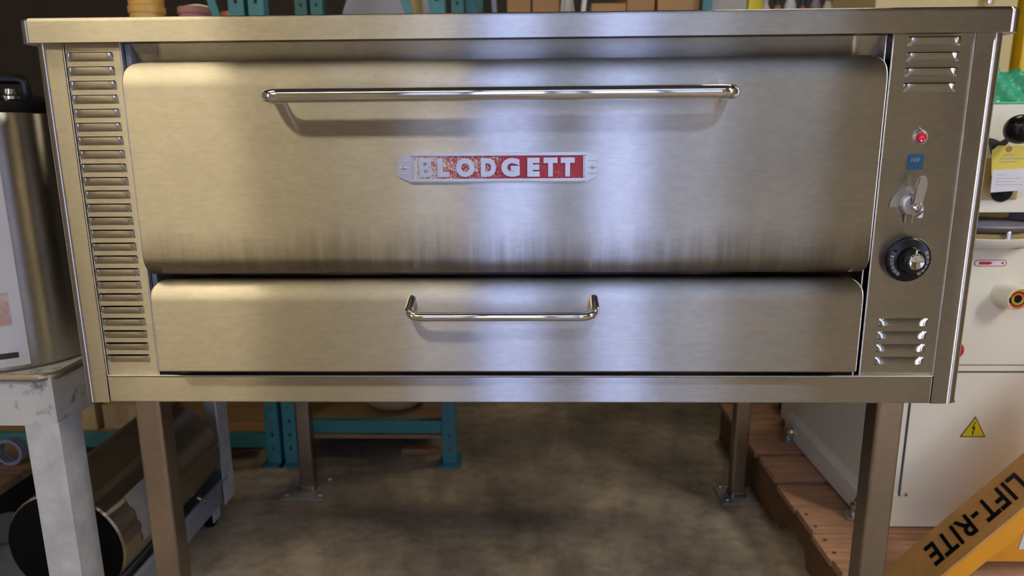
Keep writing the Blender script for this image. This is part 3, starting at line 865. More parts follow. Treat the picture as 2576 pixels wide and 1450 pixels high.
# coil of hose standing on the skid
bm = B()
for k in range(3):
    tube(bm, [(-1.40 + 0.034 * math.cos(2 * PI * i / 28), 0.60 + k * 0.011, 0.2895 + 0.034 * math.sin(2 * PI * i / 28)) for i in range(28)], 0.005, 8, closed=True)
tag(obj('hose_coil', bm, M['greyplastic'], None), 'small coil of grey hose standing on the wooden skid', 'hose')

# ================================================================== RACK BEHIND THE OVEN (green posts)
RK = thing('pallet_rack', 'teal pallet rack with holed posts behind the oven', 'rack', (-0.85, 1.4, 0))
def post(x, y, wd=0.047, dp=0.045, h=2.3):
    bm = B(); hw = wd / 2; g = 0.005
    # C-section post: two flanges and a face punched with a column of holes
    box(bm, (x - hw, y + 0.003, 0.006), (x - hw + 0.003, y + dp, h)); box(bm, (x + hw - 0.003, y + 0.003, 0.006), (x + hw, y + dp, h))
    box(bm, (x - hw, y, 0.006), (x - g, y + 0.003, h)); box(bm, (x + g, y, 0.006), (x + hw, y + 0.003, h))
    z = 0.006
    for k in range(44):
        zc = 0.06 + k * 0.051
        box(bm, (x - g, y, z), (x + g, y + 0.003, zc - 0.007)); z = zc + 0.007
    box(bm, (x - g, y, z), (x + g, y + 0.003, h))
    o = obj('post', bm, M['teal'], RK, sm=0)
    bm = B(); box(bm, (x - 0.04, y - 0.03, 0), (x + 0.04, y + dp + 0.03, 0.006), 0.001)
    obj('foot', bm, M['teal'], o)
PX = (-0.874, -0.812, -0.254)
for x in PX: post(x, 1.12)
for x in (-2.55,) + PX: post(x, 1.77)
post(-2.55, 1.12)
def beam(x0, x1, y, z, h=0.05, m='teal'):
    bm = B(); box(bm, (x0, y, z), (x1, y + 0.03, z + h), 0.003)
    obj('beam', bm, M[m], RK)
for y in (1.125, 1.76):
    beam(-0.787, -0.279, y, 0.115, 0.046); beam(-0.787, -0.279, y, 1.20, 0.06, 'teal')
    beam(-2.525, -0.899, y, 0.06, 0.05); beam(-2.525, -0.899, y, 1.20, 0.06, 'teal')
def deck(x0, x1, z, n, m):
    for i in range(n):
        a = 1.10 + (0.745 * i) / n; b = 1.10 + (0.745 * (i + 1)) / n - 0.008
        if i == 0: a = 1.158
        bm = B(); box(bm, (x0, a, z), (x1, b, z + 0.018), 0.002)
        obj('deck_board', bm, m, RK)
deck(-0.787, -0.279, 0.143, 5, M['plywood']); deck(-2.525, -0.899, 0.092, 5, M['plywood'])
deck(-0.787, -0.279, 1.242, 5, M['plywood']); deck(-2.525, -0.899, 1.242, 5, M['plywood'])
# thin timber lip under the lower beam
bm = B(); box(bm, (-0.787, 1.121, 0.098), (-0.279, 1.150, 0.112), 0.002); obj('timber_lip', bm, M['plywood'], RK)
# diagonal braces on the front frames
def brace(a, b):
    bm = B(); a = Vector(a); b = Vector(b); d = (b - a).normalized(); s = Vector((0, 1, 0)); n_ = d.cross(s)
    obox(bm, (a + b) / 2, (d, s, n_), ((b - a).length / 2, 0.004, 0.012), 0.001)
    obj('brace', bm, M['teal'], RK)
brace((-0.975, 1.112, 1.66), (-0.892, 1.112, 1.33)); brace((-0.405, 1.112, 1.70), (-0.268, 1.112, 1.28))

# goods on the rack's upper shelf (deck top z = 1.26)
SZ = 1.2605
def jar(x, y, r, h, m, label, name='food_tub', cat='tub', z=SZ):
    t = thing(name, label, cat, (x, y, z), 'containers on the upper rack shelf')
    bm = B(); lathe(bm, [(0.0001, 0), (r * 0.90, 0), (r * 0.93, 0.004), (r, h * 0.97), (r * 0.98, h * 0.97), (0.0001, h * 0.97)], (x, y, z), n=40)
    obj('body', bm, m, t, sm=40)
    bm = B(); lathe(bm, [(r * 1.00, h * 0.93), (r * 1.06, h * 0.93), (r * 1.06, h), (r * 1.0, h * 1.01), (0.0001, h * 1.01)], (x, y, z), n=40)
    obj('lid', bm, m, t, sm=40)
    return t
jar(-1.245, 1.30, 0.054, 0.295, M['tank_yellow'], 'amber tub standing on the rack shelf below another amber tub')
jar(-1.245, 1.30, 0.058, 0.16, M['tank_yellow'], 'amber tub stacked on top of another amber tub', z=SZ + 0.2985)
def bucket(x, y, r, h, m, label):
    t = thing('bucket', label, 'bucket', (x, y, SZ), 'containers on the upper rack shelf')
    bm = B(); lathe(bm, [(0.0001, 0), (r * 0.8, 0), (r * 0.82, 0.004), (r, h), (r * 0.97, h), (r * 0.79, 0.008), (0.0001, 0.008)], (x, y, SZ), n=40)
    obj('body', bm, m, t, sm=40)
    bm = B(); lathe(bm, [(r * 1.0, h - 0.02), (r * 1.05, h - 0.02), (r * 1.05, h), (r * 0.98, h)], (x, y, SZ), n=40); obj('rim', bm, m, t)
    bm = B(); tube(bm, [(x + r * 1.03 * math.cos(PI * i / 12), y - 0.2 * r * math.sin(PI * i / 12) - 0.0, SZ + h - 0.01 + 0.35 * r * math.sin(PI * i / 12)) for i in range(13)], 0.003, 8)
    obj('bail', bm, M['satin'], t)
bucket(-1.105, 1.36, 0.058, 0.30, M['pink'], 'faded pink bucket on the rack shelf beside the amber tubs')
bucket(-1.010, 1.46, 0.050, 0.30, M['coral'], 'coral red bucket on the rack shelf behind the teal brace')
# grey machine hood (rounded) in the middle bay
def hood():
    t = thing('machine_hood', 'rounded grey machine hood on the rack shelf behind the teal brace', 'hood', (-0.46, 1.45, SZ))
    bm = B(); n = 14
    pts = [(-0.62, 1.40, SZ), (-0.30, 1.40, SZ), (-0.30, 1.40, SZ + 0.25)] + [(-0.46 + 0.16 * math.cos(math.radians(a)), 1.40, SZ + 0.25 + 0.16 * math.sin(math.radians(a))) for a in range(15, 166, 15)] + [(-0.62, 1.40, SZ + 0.25)]
    prism(bm, pts, (0, 0.25, 0)); obj('shell', bm, M['greyplastic'], t, sm=30)
    bm = B(); box(bm, (-0.63, 1.385, SZ), (-0.29, 1.40, SZ + 0.03), 0.003); obj('base_flange', bm, M['charcoal'], t)
hood()
def roll(x, y, r, h, m, label, tilt=0.0):
    t = thing('paper_roll', label, 'roll', (x, y, SZ), 'rolls on the rack shelf')
    ax = Vector((math.sin(tilt), 0, math.cos(tilt)))
    bm = B(); lathe(bm, [(r * 0.35, 0), (r, 0), (r, h), (r * 0.35, h), (r * 0.35, 0)], (x, y, SZ + (r * abs(math.sin(tilt)))), ax, 28); obj('wrap', bm, m, t, sm=40)
    bm = B(); lathe(bm, [(r * 0.27, 0.001), (r * 0.34, 0.001), (r * 0.34, h + 0.004), (r * 0.27, h + 0.004), (r * 0.27, 0.001)], (x, y, SZ + (r * abs(math.sin(tilt)))), ax, 20); obj('core', bm, M['card'], t)
# round tan tub on the rack's lower shelf
lo_ = thing('round_tub', 'round tan tub on the low shelf of the teal rack', 'tub', (-0.47, 1.29, 0.1615))
bm = B(); lathe(bm, [(0.0001, 0.0), (0.070, 0.0), (0.095, 0.010), (0.118, 0.034), (0.124, 0.06), (0.126, 0.30), (0.122, 0.30), (0.0001, 0.298)], (-0.47, 1.29, 0.1615), n=48)
obj('body', bm, paint('tan_plastic', (0.36, 0.24, 0.13), 0.5), lo_, sm=40)
bm = B(); lathe(bm, [(0.126, 0.285), (0.132, 0.287), (0.132, 0.305), (0.0001, 0.308)], (-0.47, 1.29, 0.1615), n=48); obj('lid', bm, paint('tan_lid', (0.40, 0.28, 0.16), 0.5), lo_, sm=40)
# loose floor board under the rack
bm = B(); box(bm, (-0.44, 1.20, 0.0), (-0.30, 1.235, 0.022), 0.003)
tag(obj('timber_offcut', bm, M['plywood'], None), 'short timber offcut lying on the floor under the teal rack', 'timber')
# cream boxes on the low left shelf
def carton(x0, x1, y0, y1, z0, z1, m, label, grp='cartons behind the oven', tape='card2', name='carton'):
    t = thing(name, label, 'box', ((x0 + x1) / 2, (y0 + y1) / 2, z0), grp)
    bm = B(); box(bm, (x0, y0, z0), (x1, y1, z1 - 0.002), 0.002); obj('body', bm, m, t)
    xm = (x0 + x1) / 2
    bm = B(); box(bm, (x0, y0, z1 - 0.002), (x1, (y0 + y1) / 2 - 0.0015, z1 + 0.001), 0.0005); obj('flap', bm, m, t)
    bm = B(); box(bm, (x0, (y0 + y1) / 2 + 0.0015, z1 - 0.002), (x1, y1, z1 + 0.001), 0.0005); obj('flap', bm, m, t)
    bm = B(); box(bm, (xm - 0.0225, y0 - 0.0006, z1 - 0.07), (xm + 0.0225, y0 + 0.0002, z1)); obj('tape', bm, M[tape], t)
    return t
carton(-1.66, -1.52, 1.16, 1.40, 0.1105, 0.215, paint('cream_box', (0.55, 0.42, 0.20), 0.7), 'cream box on the low rack shelf seen below the oven corner')
carton(-1.50, -1.36, 1.17, 1.40, 0.1105, 0.20, paint('sand_box', (0.50, 0.36, 0.17), 0.7), 'sand coloured box on the low rack shelf behind the tank')

# ================================================================== SHELVING FURTHER BACK (goods seen above the oven)
SH = thing('storage_shelf', 'teal storage shelving with cardboard boxes behind the oven', 'shelf', (0.6, 2.1, 0))
for x in (-0.21, 0.745, 1.64):
    for y in (1.86, 2.38):
        bm = B(); box(bm, (x - 0.018, y, 0), (x + 0.018, y + 0.004, 2.4)); box(bm, (x - 0.018, y + 0.004, 0), (x - 0.014, y + 0.035, 2.4)); box(bm, (x + 0.014, y + 0.004, 0), (x + 0.018, y + 0.035, 2.4))
        obj('post', bm, M['teal'], SH, sm=0)
for z in (0.35, 1.33):
    for i in range(5):
        bm = B(); a = 1.895 + i * 0.096; box(bm, (-0.182, a, z), (1.622, a + 0.090, z + 0.02), 0.002); obj('deck_board', bm, M['plywood'], SH)
    for y in (1.868, 2.36):
        bm = B(); box(bm, (-0.18, y, z - 0.05), (1.62, y + 0.02, z), 0.002); obj('beam', bm, M['teal'], SH)
TZ = 1.351
G2 = 'goods on the shelf above the oven'
carton(-0.062, 0.034, 1.90, 2.25, TZ, 1.80, M['card'], 'narrow brown carton on the shelf, left of a brown carton its twin', G2)
carton(0.042, 0.150, 1.90, 2.25, TZ, 1.80, M['card'], 'narrow brown carton beside the clear white jug', G2)
carton(0.284, 0.424, 1.90, 2.25, TZ, 1.655, M['card2'], 'brown carton with dark gap above it, right of the white strap', G2)
carton(0.428, 0.540, 1.90, 2.25, TZ, 1.80, M['card'], 'brown carton in the middle of three cartons on the shelf', G2)
carton(0.552, 0.722, 1.90, 2.25, TZ, 1.80, M['card2'], 'wide pale brown carton next to the teal shelf post', G2)
carton(0.772, 0.914, 1.90, 2.25, TZ, 1.80, paint('grey_box', (0.42, 0.41, 0.38), 0.6), 'pale grey box right of the teal shelf post', G2, 'white')
carton(0.920, 0.978, 1.90, 2.10, TZ, 1.80, M['lemon'], 'lemon yellow box on the shelf above the oven', G2, 'lemon')
# white jug
def jug(x, y, r, h, m, label):
    t = thing('jug', label, 'jug', (x, y, TZ), G2)
    bm = B(); lathe(bm, [(0.0001, 0), (r * 0.95, 0), (r, 0.006), (r, h * 0.70), (r * 0.8, h * 0.82), (r * 0.42, h * 0.92), (r * 0.42, h), (0.0001, h)], (x, y, TZ), n=32); obj('body', bm, m, t, sm=40)
    bm = B(); lathe(bm, [(r * 0.46, h * 0.94), (r * 0.46, h * 1.02), (0.0001, h * 1.02)], (x, y, TZ), n=24); obj('cap', bm, M['white'], t, sm=40)
    bm = B(); tube(bm, bend([(x - r * 0.6, y - r * 0.7, TZ + h * 0.60), (x - r * 0.8, y - r * 1.25, TZ + h * 0.62), (x - r * 0.5, y - r * 0.9, TZ + h * 0.86), (x - r * 0.3, y - r * 0.4, TZ + h * 0.9)], 0.03), 0.008, 8); obj('handle', bm, m, t)
jug(0.188, 2.02, 0.034, 0.42, paint('milky_plastic', (0.60, 0.58, 0.50), 0.4), 'milky white jug between brown cartons')
bm = B(); tube(bm, bend([(0.262, 1.93, TZ), (0.262, 1.93, 1.55), (0.250, 1.93, 1.62), (0.262, 1.93, 1.72), (0.275, 1.94, 1.80)], 0.05), 0.010, 10)
tag(obj('white_hose', bm, M['white'], None), 'white hose standing upright between the jug and brown carton', 'hose')
# coloured panels leaning at the left end of the shelf
def slat(x, tilt, wd, m, label):
    bm = B(); d = Vector((math.sin(tilt), 0, math.cos(tilt))); s = Vector((math.cos(tilt), 0, -math.sin(tilt)))
    h = 0.44; base = Vector((x, 1.97, TZ + abs(math.sin(tilt)) * wd / 2 + 0.001))
    obox(bm, base + d * h / 2, (s, Vector((0, 1, 0)), d), (wd / 2, 0.05, h / 2), 0.003)
    tag(obj('leaning_panel', bm, m, None), label, 'panel', 'panels leaning on the shelf')
slat(-0.128, -0.25, 0.030, M['bluegrey'], 'blue grey panel leaning on the shelf left of the lilac one')
slat(-0.098, -0.06, 0.020, M['purple'], 'lilac panel standing on the shelf beside a blue grey one')
# rolls at the end of the rack shelf near its right post
roll(-0.345, 1.25, 0.030, 0.33, M['tan_label'], 'tan paper roll standing on the rack shelf by the right post')
# cluttered jars in the right bay
mats_ = [M['white'], M['card2'], M['paper'], M['coral'], M['purple'], M['white'], M['card'], M['paper']]
labs = ['white bottle right of the lemon yellow box', 'tan bottle second from the lemon yellow box', 'pale bottle third from the lemon yellow box', 'coral bottle in the middle of the bottle row on the shelf',
        'lilac bottle right of the coral bottle', 'white bottle right of the lilac bottle', 'brown bottle near the end of the bottle row', 'pale bottle at the end of the bottle row by the cream cabinet']
for i, (m_, lb) in enumerate(zip(mats_, labs)):
    x = 1.012 + i * 0.052; h = 0.30 + 0.08 * rnd.random(); r = 0.0235
    t = thing('bottle', lb, 'bottle', (x, 1.98, TZ), 'bottles on the shelf above the oven')
    bm = B(); lathe(bm, [(0.0001, 0), (r * 0.95, 0), (r, 0.005), (r, h * 0.86), (r * 0.5, h * 0.94), (r * 0.45, h), (0.0001, h)], (x, 1.98, TZ), n=24); obj('body', bm, m_, t, sm=40)
    bm = B(); lathe(bm, [(r * 0.55, h * 0.97), (r * 0.55, h * 1.06), (0.0001, h * 1.06)], (x, 1.98, TZ), n=16); obj('cap', bm, M['charcoal'] if i % 2 else M['white'], t)

# dark vertical pipe at the far left
bm = B(); tube(bm, [(-1.72, 2.1, 0), (-1.72, 2.1, 2.6)], 0.018, 14)
for z in (0.5, 1.5, 2.5): tube(bm, [(-1.72, 2.1, z), (-1.72, 2.1, z + 0.05)], 0.024, 14)
tag(obj('conduit_pipe', bm, M['charcoal'], None), 'thin dark vertical pipe at the far left behind the oven', 'pipe')

# ================================================================== RIGHT: PALLET, MACHINE, PALLET JACK
PL = thing('wooden_pallet', 'wooden pallet under the cream machine right of the oven', 'pallet', (1.35, 0.85, 0))
PXA, PXB = 0.742, 1.95
edges = [0.318, 0.345, 0.353, 0.470, 0.476, 0.590, 0.594, 0.735, 0.760, 0.905, 0.932, 1.060, 1.064, 1.190, 1.20, 1.34]
boards = [(0.300, 0.352), (0.356, 0.472), (0.477, 0.589), (0.594, 0.728), (0.760, 0.902), (0.934, 1.064), (1.068, 1.196), (1.200, 1.342)]
for i, (a, b) in enumerate(boards):
    bm = B(); dz = rnd.uniform(-0.003, 0.003) + (0.006 if i == 0 else 0)
    box(bm, (PXA + rnd.uniform(-0.004, 0.004), a, 0.1205), (PXB, b, 0.140 + dz), 0.002)
    o = obj('deck_board', bm, M['wood'], PL)
for x in (PXA + 0.003, 1.31, PXB - 0.045):
    # notched stringer
    pts = [(x, 0.300, 0.018), (x, 0.300, 0.120), (x, 1.342, 0.120), (x, 1.342, 0.018), (x, 1.16, 0.018), (x, 1.14, 0.060), (x, 0.97, 0.060), (x, 0.95, 0.018), (x, 0.70, 0.018), (x, 0.68, 0.060), (x, 0.52, 0.060), (x, 0.50, 0.018)]
    bm = B(); prism(bm, pts, (0.042, 0, 0)); obj('stringer', bm, M['wood_dark'], PL)
for a, b in ((0.300, 0.420), (0.75, 0.88), (1.22, 1.342)):
    bm = B(); box(bm, (PXA, a, 0.0), (PXB, b, 0.0178), 0.002); obj('bottom_board', bm, M['wood_dark'], PL)
bm = B()
for y in (0.385, 0.44, 0.50, 0.56): lathe(bm, [(0.0001, 0.0008), (0.004, 0.0006), (0.0042, 0)], (0.76, y, 0.1405), (0, 0, 1), 10)
obj('nail_head', bm, M['charcoal'], PL)

# machine: lower cabinet, bowl ledge, head
MC = thing('dough_machine', 'cream enamelled bakery machine standing on the wooden pallet', 'machine', (1.4, 0.85, 0.141))
MX0, MX1, MY0, MY1 = 0.905, 1.95, 0.500, 1.190
def rounded_col(x0, x1, y0, y1, z0, z1, r):
    bm = B()
    pts = arc(x0 + r, y0 + r, r, 180, 270, 6) + arc(x1 - r, y0 + r, r, 270, 360, 6) + arc(x1 - r, y1 - r, r, 0, 90, 6) + arc(x0 + r, y1 - r, r, 90, 180, 6)
    prism(bm, [(x, y, z0) for x, y in pts], (0, 0, z1 - z0)); return bm
obj('lower_cabinet', rounded_col(MX0, MX1, MY0, MY1, 0.165, 0.5735, 0.018), M['cream'], MC, sm=40)
obj('upper_cabinet', rounded_col(MX0, MX1, MY0, MY1, 0.5765, 0.860, 0.018), M['cream'], MC, sm=40)
bm = B(); box(bm, (MX0 + 0.004, MY0 + 0.004, 0.573), (MX1 - 0.004, MY1 - 0.004, 0.577)); obj('seam', bm, M['charcoal'], MC)
# plinth with sloping flange
bm = B(); prism(bm, [(0.888, MY0 - 0.004, 0.1445), (0.888, MY0 - 0.004, 0.205), (MX0 + 0.004, MY0 - 0.004, 0.228), (MX1, MY0 - 0.004, 0.228), (MX1, MY0 - 0.004, 0.1445)], (0, MY1 - MY0 - 0.1, 0))
obj('plinth', bm, M['cream'], MC, sm=25)
for y in (0.545, 1.02):
    bm = B(); lathe(bm, [(0.022, 0), (0.022, 0.005), (0.014, 0.006), (0.014, 0.016), (0.010, 0.020), (0.0001, 0.021)], (0.888, y, 0.172), (-1, 0, 0), 18); obj('bolt', bm, M['chrome'], MC, sm=40)
    bm = B(); lathe(bm, [(0.024, 0.0), (0.024, 0.010), (0.010, 0.012), (0.010, 0.024), (0.0001, 0.024)], (0.875, y, 0.1405), (0, 0, 1), 18); obj('levelling_foot', bm, M['satin'], MC, sm=40)
# access panel with dark gasket line
def rrect(x0, x1, z0, z1, r): return arc(x1 - r, z1 - r, r, 0, 90, 5) + arc(x0 + r, z1 - r, r, 90, 180, 5) + arc(x0 + r, z0 + r, r, 180, 270, 5) + arc(x1 - r, z0 + r, r, 270, 360, 5)
bm = B(); prism(bm, [(x, MY0 + 0.0005, z) for x, z in rrect(0.959, 1.80, 0.2215, 0.560, 0.012)], (0, -0.002, 0)); obj('panel_gasket', bm, M['charcoal'], MC)
bm = B(); prism(bm, [(x, MY0 - 0.001, z) for x, z in rrect(0.9625, 1.7965, 0.2240, 0.5565, 0.010)], (0, -0.004, 0)); AP = obj('access_panel', bm, M['cream'], MC)
bm = B(); lathe(bm, [(0.0055, 0.004), (0.005, 0.0065), (0.0001, 0.0075)], (0.9745, MY0 - 0.001, 0.2350), (0, -1, 0), 14); obj('screw', bm, M['chrome'], AP)
# warning triangle
ya = MY0 - 0.0052
bm = B(); prism(bm, [(1.090, ya, 0.3905), (1.1525, ya, 0.3905), (1.1215, ya, 0.4455)], (0, -0.0006, 0)); WS = obj('warning_sign', bm, M['black'], MC); WS['label'] = 'yellow electric hazard triangle'
bm = B(); prism(bm, [(1.0940, ya - 0.0006, 0.3928), (1.1485, ya - 0.0006, 0.3928), (1.1214, ya - 0.0006, 0.4410)], (0, -0.0004, 0)); obj('yellow_field', bm, M['lemon'], WS)
bm = B(); prism(bm, [(x, ya - 0.0010, z) for x, z in ((1.1222, 0.4310), (1.1150, 0.4128), (1.1203, 0.4142), (1.1180, 0.4015), (1.1165, 0.4022), (1.1192, 0.3962), (1.1228, 0.4018), (1.1208, 0.4016), (1.1245, 0.4185), (1.1192, 0.4170), (1.1240, 0.4310))], (0, -0.0003, 0)); obj('bolt_symbol', bm, M['black'], WS)
# emergency stop
ec = Vector((1.036, MY0, 0.622))
bm = B(); prism(bm, [(x, MY0, z) for x, z in rrect(ec.x - 0.022, ec.x + 0.018, ec.z - 0.036, ec.z + 0.036, 0.010)], (0, -0.010, 0)); ES = obj('emergency_stop', bm, M['lemon'], MC)
bm = B(); lathe(bm, [(0.012, 0.010), (0.012, 0.020), (0.020, 0.024), (0.020, 0.032), (0.015, 0.038), (0.0001, 0.040)], (ec.x, MY0, ec.z), (0, -1, 0), 28); obj('button', bm, M['red'], ES, sm=50)
# big selector boss with coloured face
sc_ = Vector((1.1535, MY0, 0.750)); sd = Vector((0.02, -1, 0))
bm = B(); lathe(bm, [(0.036, -0.002), (0.031, 0.004), (0.0285, 0.010), (0.0270, 0.046), (0.0255, 0.048), (0.0235, 0.048), (0.0235, 0.042), (0.0001, 0.042)], sc_, sd, 36); SB = obj('selector_boss', bm, M['cream'], MC, sm=40)
bm = B(); lathe(bm, [(0.0234, 0.0422), (0.0234, 0.0440), (0.0001, 0.0440)], sc_, sd, 36); obj('dial_face', bm, M['black'], SB)
bm = B(); sdn = sd.normalized(); a_, b_ = frame_of(sdn)
def ring(bm, r0, r1, t0, t1, h, mi):
    n = 20; A = []; D = []
    for i in range(n + 1):
        t = math.radians(t0 + (t1 - t0) * i / n); v = a_ * math.cos(t) + b_ * math.sin(t)
        A.append(bm.verts.new(sc_ + sdn * h + v * r0)); D.append(bm.verts.new(sc_ + sdn * h + v * r1))
    setmat([bm.faces.new((A[i], A[i + 1], D[i + 1], D[i])) for i in range(n)], mi)
ring(bm, 0.0180, 0.0228, 10, 130, 0.0444, 0); ring(bm, 0.0180, 0.0228, 190, 330, 0.0444, 1); ring(bm, 0.0095, 0.0150, 20, 190, 0.0444, 1); ring(bm, 0.0095, 0.0150, 190, 380, 0.0444, 2)
obj('dial_print', bm, [M['yellow'], paint('orange_red_print', (0.75, 0.12, 0.04), 0.4), paint('olive_print', (0.45, 0.42, 0.05), 0.4)], SB)
# small red and white strip sticker
bm = B(); prism(bm, [(x, MY0, z) for x, z in rrect(1.0715, 1.1470, 0.8185, 0.8345, 0.0078)], (0, -0.0005, 0)); RS = obj('strip_sticker', bm, M['red'], MC)
bm = B(); prism(bm, [(x, MY0 - 0.0005, z) for x, z in rrect(1.0735, 1.1450, 0.8203, 0.8327, 0.0060)], (0, -0.0003, 0)); obj('white_field', bm, M['paper'], RS)
bm = B(); prism(bm, [(x, MY0 - 0.0008, z) for x, z in ((1.0825, 0.8230), (1.1080, 0.8230), (1.1140, 0.8265), (1.1080, 0.8300), (1.0825, 0.8300))], (0, -0.0003, 0))
prism(bm, [(x, MY0 - 0.0008, z) for x, z in arc(1.137, 0.8265, 0.0028, 0, 330, 10)], (0, -0.0003, 0)); obj('red_mark', bm, M['red'], RS)
# bowl ledge: rounded tray projecting forward
def bowl():
    c = Vector((1.090, 0.560, 0.866))
    bm = B(); lathe(bm, [(0.0001, 0.0), (0.10, 0.0), (0.118, 0.006), (0.126, 0.016), (0.128, 0.024), (0.124, 0.026), (0.116, 0.018), (0.10, 0.010), (0.0001, 0.010)], c, n=60)
    W_ = obj('work_ledge', bm, M['cream'], MC, sm=40)
    bm = B(); lathe(bm, [(0.110, 0.012), (0.114, 0.030), (0.108, 0.034), (0.0001, 0.034)], c, n=48); obj('wooden_plate', bm, M['tan_label'], W_, sm=40)
    bm = B(); lathe(bm, [(0.0001, 0.036), (0.100, 0.036), (0.120, 0.050), (0.118, 0.053), (0.05, 0.060), (0.0001, 0.062)], c + Vector((0.01, 0, 0)), n=48); obj('grey_dish', bm, M['purple'], W_, sm=40)
    bm = B(); lathe(bm, [(0.007, 0.020), (0.007, 0.040), (0.004, 0.044), (0.0001, 0.044)], c + Vector((0.012, -0.1185, 0)), n=16); obj('stud', bm, M['chrome'], W_, sm=40)
bowl()
obj('neck', rounded_col(0.975, 1.95, 0.60, 1.15, 0.860, 0.970, 0.02), M['charcoal'], MC, sm=40)
bm = B(); prism(bm, [(1.105, 0.585, 0.9200), (1.190, 0.585, 0.9250), (1.200, 0.585, 0.950), (1.175, 0.585, 0.965), (1.105, 0.585, 0.962)], (0, 0.016, 0)); obj('yellow_guard', bm, M['yellow'], MC)
# head
HY = 0.480
obj('head', rounded_col(0.965, 1.95, HY, 1.10, 0.948, 1.187, 0.04), M['cream'], MC, sm=40)
bm = B(); box(bm, (0.972, HY + 0.02, 0.944), (1.94, 1.09, 0.948)); obj('head_gasket', bm, M['charcoal'], MC)
bm = B(); prism(bm, [(x, HY + 0.0005, z) for x, z in rrect(1.050, 1.134, 0.976, 1.070, 0.004)], (0, -0.0015, 0)); HP = obj('tan_plate', bm, M['tan_label'], MC)
bm = B(); lathe(bm, [(0.024, 0.0), (0.024, 0.003), (0.0001, 0.0035)], (1.098, HY - 0.0005, 0.996), (0, -1, 0), 30); obj('socket', bm, M['black'], HP)
# lever with black ball
bm = B(); tube(bm, [(1.073, HY + 0.01, 1.094), (1.073, HY - 0.012, 1.096), (1.072, HY - 0.04, 1.112), (1.071, HY - 0.06, 1.124)], [0.009, 0.009, 0.005, 0.0045], 12); LV = obj('lever', bm, M['charcoal'], MC, sm=50)
bm = B(); lathe(bm, [(0.0001, -0.031)] + [(0.031 * math.cos(math.radians(a)), 0.031 * math.sin(math.radians(a))) for a in range(-75, 76, 10)] + [(0.0001, 0.031)], (1.071, HY - 0.074, 1.1325), (0.0, -0.8, 0.5), 32); obj('ball_knob', bm, M['black'], LV, sm=80)
bm = B(); prism(bm, [(1.040, HY + 0.002, 1.117), (1.062, HY + 0.002, 1.112), (1.086, HY + 0.002, 1.102), (1.082, HY + 0.002, 1.078), (1.064, HY + 0.002, 1.078), (1.056, HY + 0.002, 1.100)], (0, -0.012, 0)); obj('lever_bracket', bm, M['charcoal'], MC)
# tag hanging from the lever: a thing of its own
yt = HY - 0.030
TG = thing('paper_tag', 'yellow card tag with white lower half hanging on the cream machine', 'tag', (1.115, yt, 0.99))
bm = B(); prism(bm, [(1.060, yt, 1.058), (1.072, yt, 1.068), (1.148, yt, 1.068), (1.165, yt, 1.052), (1.165, yt, 1.006), (1.0655, yt, 1.003)], (0, -0.0008, 0)); obj('card', bm, M['tagyellow'], TG)
bm = B(); prism(bm, [(1.0665, yt - 0.0008, 1.0145), (1.165, yt - 0.0008, 1.0200), (1.166, yt - 0.0008, 0.9720), (1.0685, yt - 0.0008, 0.9655)], (0, -0.0006, 0)); obj('slip', bm, M['paper'], TG)
bm = B(); lathe(bm, [(0.0026, 0.0), (0.0062, 0.0006), (0.0062, 0.0014), (0.0026, 0.0016)], (1.096, yt - 0.0006, 1.0605), (0, -1, 0), 16); obj('eyelet', bm, M['coral'], TG)
bm = B()
for z, a, b in ((1.0465, 1.085, 1.108), (1.0385, 1.078, 1.130), (1.0315, 1.078, 1.118)): box(bm, (a, yt - 0.0011, z), (b, yt - 0.0008, z + 0.0022))
for z, a, b in ((1.004, 1.076, 1.098), (0.996, 1.076, 1.130), (0.989, 1.076, 1.118), (0.982, 1.076, 1.136)): box(bm, (a, yt - 0.0017, z), (b, yt - 0.0014, z + 0.0010))
tag(obj('faint_lines', bm, paint('faint_ink', (0.48, 0.42, 0.30), 0.6), TG), kind='stuff')
bm = B(); tube(bm, bend([(1.096, yt - 0.001, 1.0620), (1.092, yt + 0.002, 1.0780), (1.082, HY - 0.022, 1.0760)], 0.01), 0.0008, 6); obj('wire', bm, M['satin'], TG)
TG.location += Vector((-0.014, 0, 0.030))
# green film bundled on the head
def film():
    bm = B()
    r = bmesh.ops.create_grid(bm, x_segments=18, y_segments=10, size=1.0)
    for v in r['verts']:
        u, t = v.co.x, v.co.y
        x = 1.130 + 0.085 * u * (1.0 - 0.32 * (t + 1) / 2)
        z = 1.1895 + 0.076 * (t + 1) / 2 + 0.004 * math.sin(u * 9) * (t + 1) / 2
        y = 0.532 + 0.020 * (t + 1) / 2 + 0.008 * math.sin(u * 7 + t * 3) + 0.005 * math.sin(u * 17 - t * 5)
        v.co = Vector((x, y, z))
    bmesh.ops.solidify(bm, geom=bm.faces[:], thickness=0.004)
    box(bm, (1.030, 0.49, 1.1875), (1.25, 0.60, 1.1935), 0.002)
    tag(obj('green_film', bm, M['greentape'], None, sm=60), 'crumpled green plastic film on top of the cream machine head', 'film')
film()

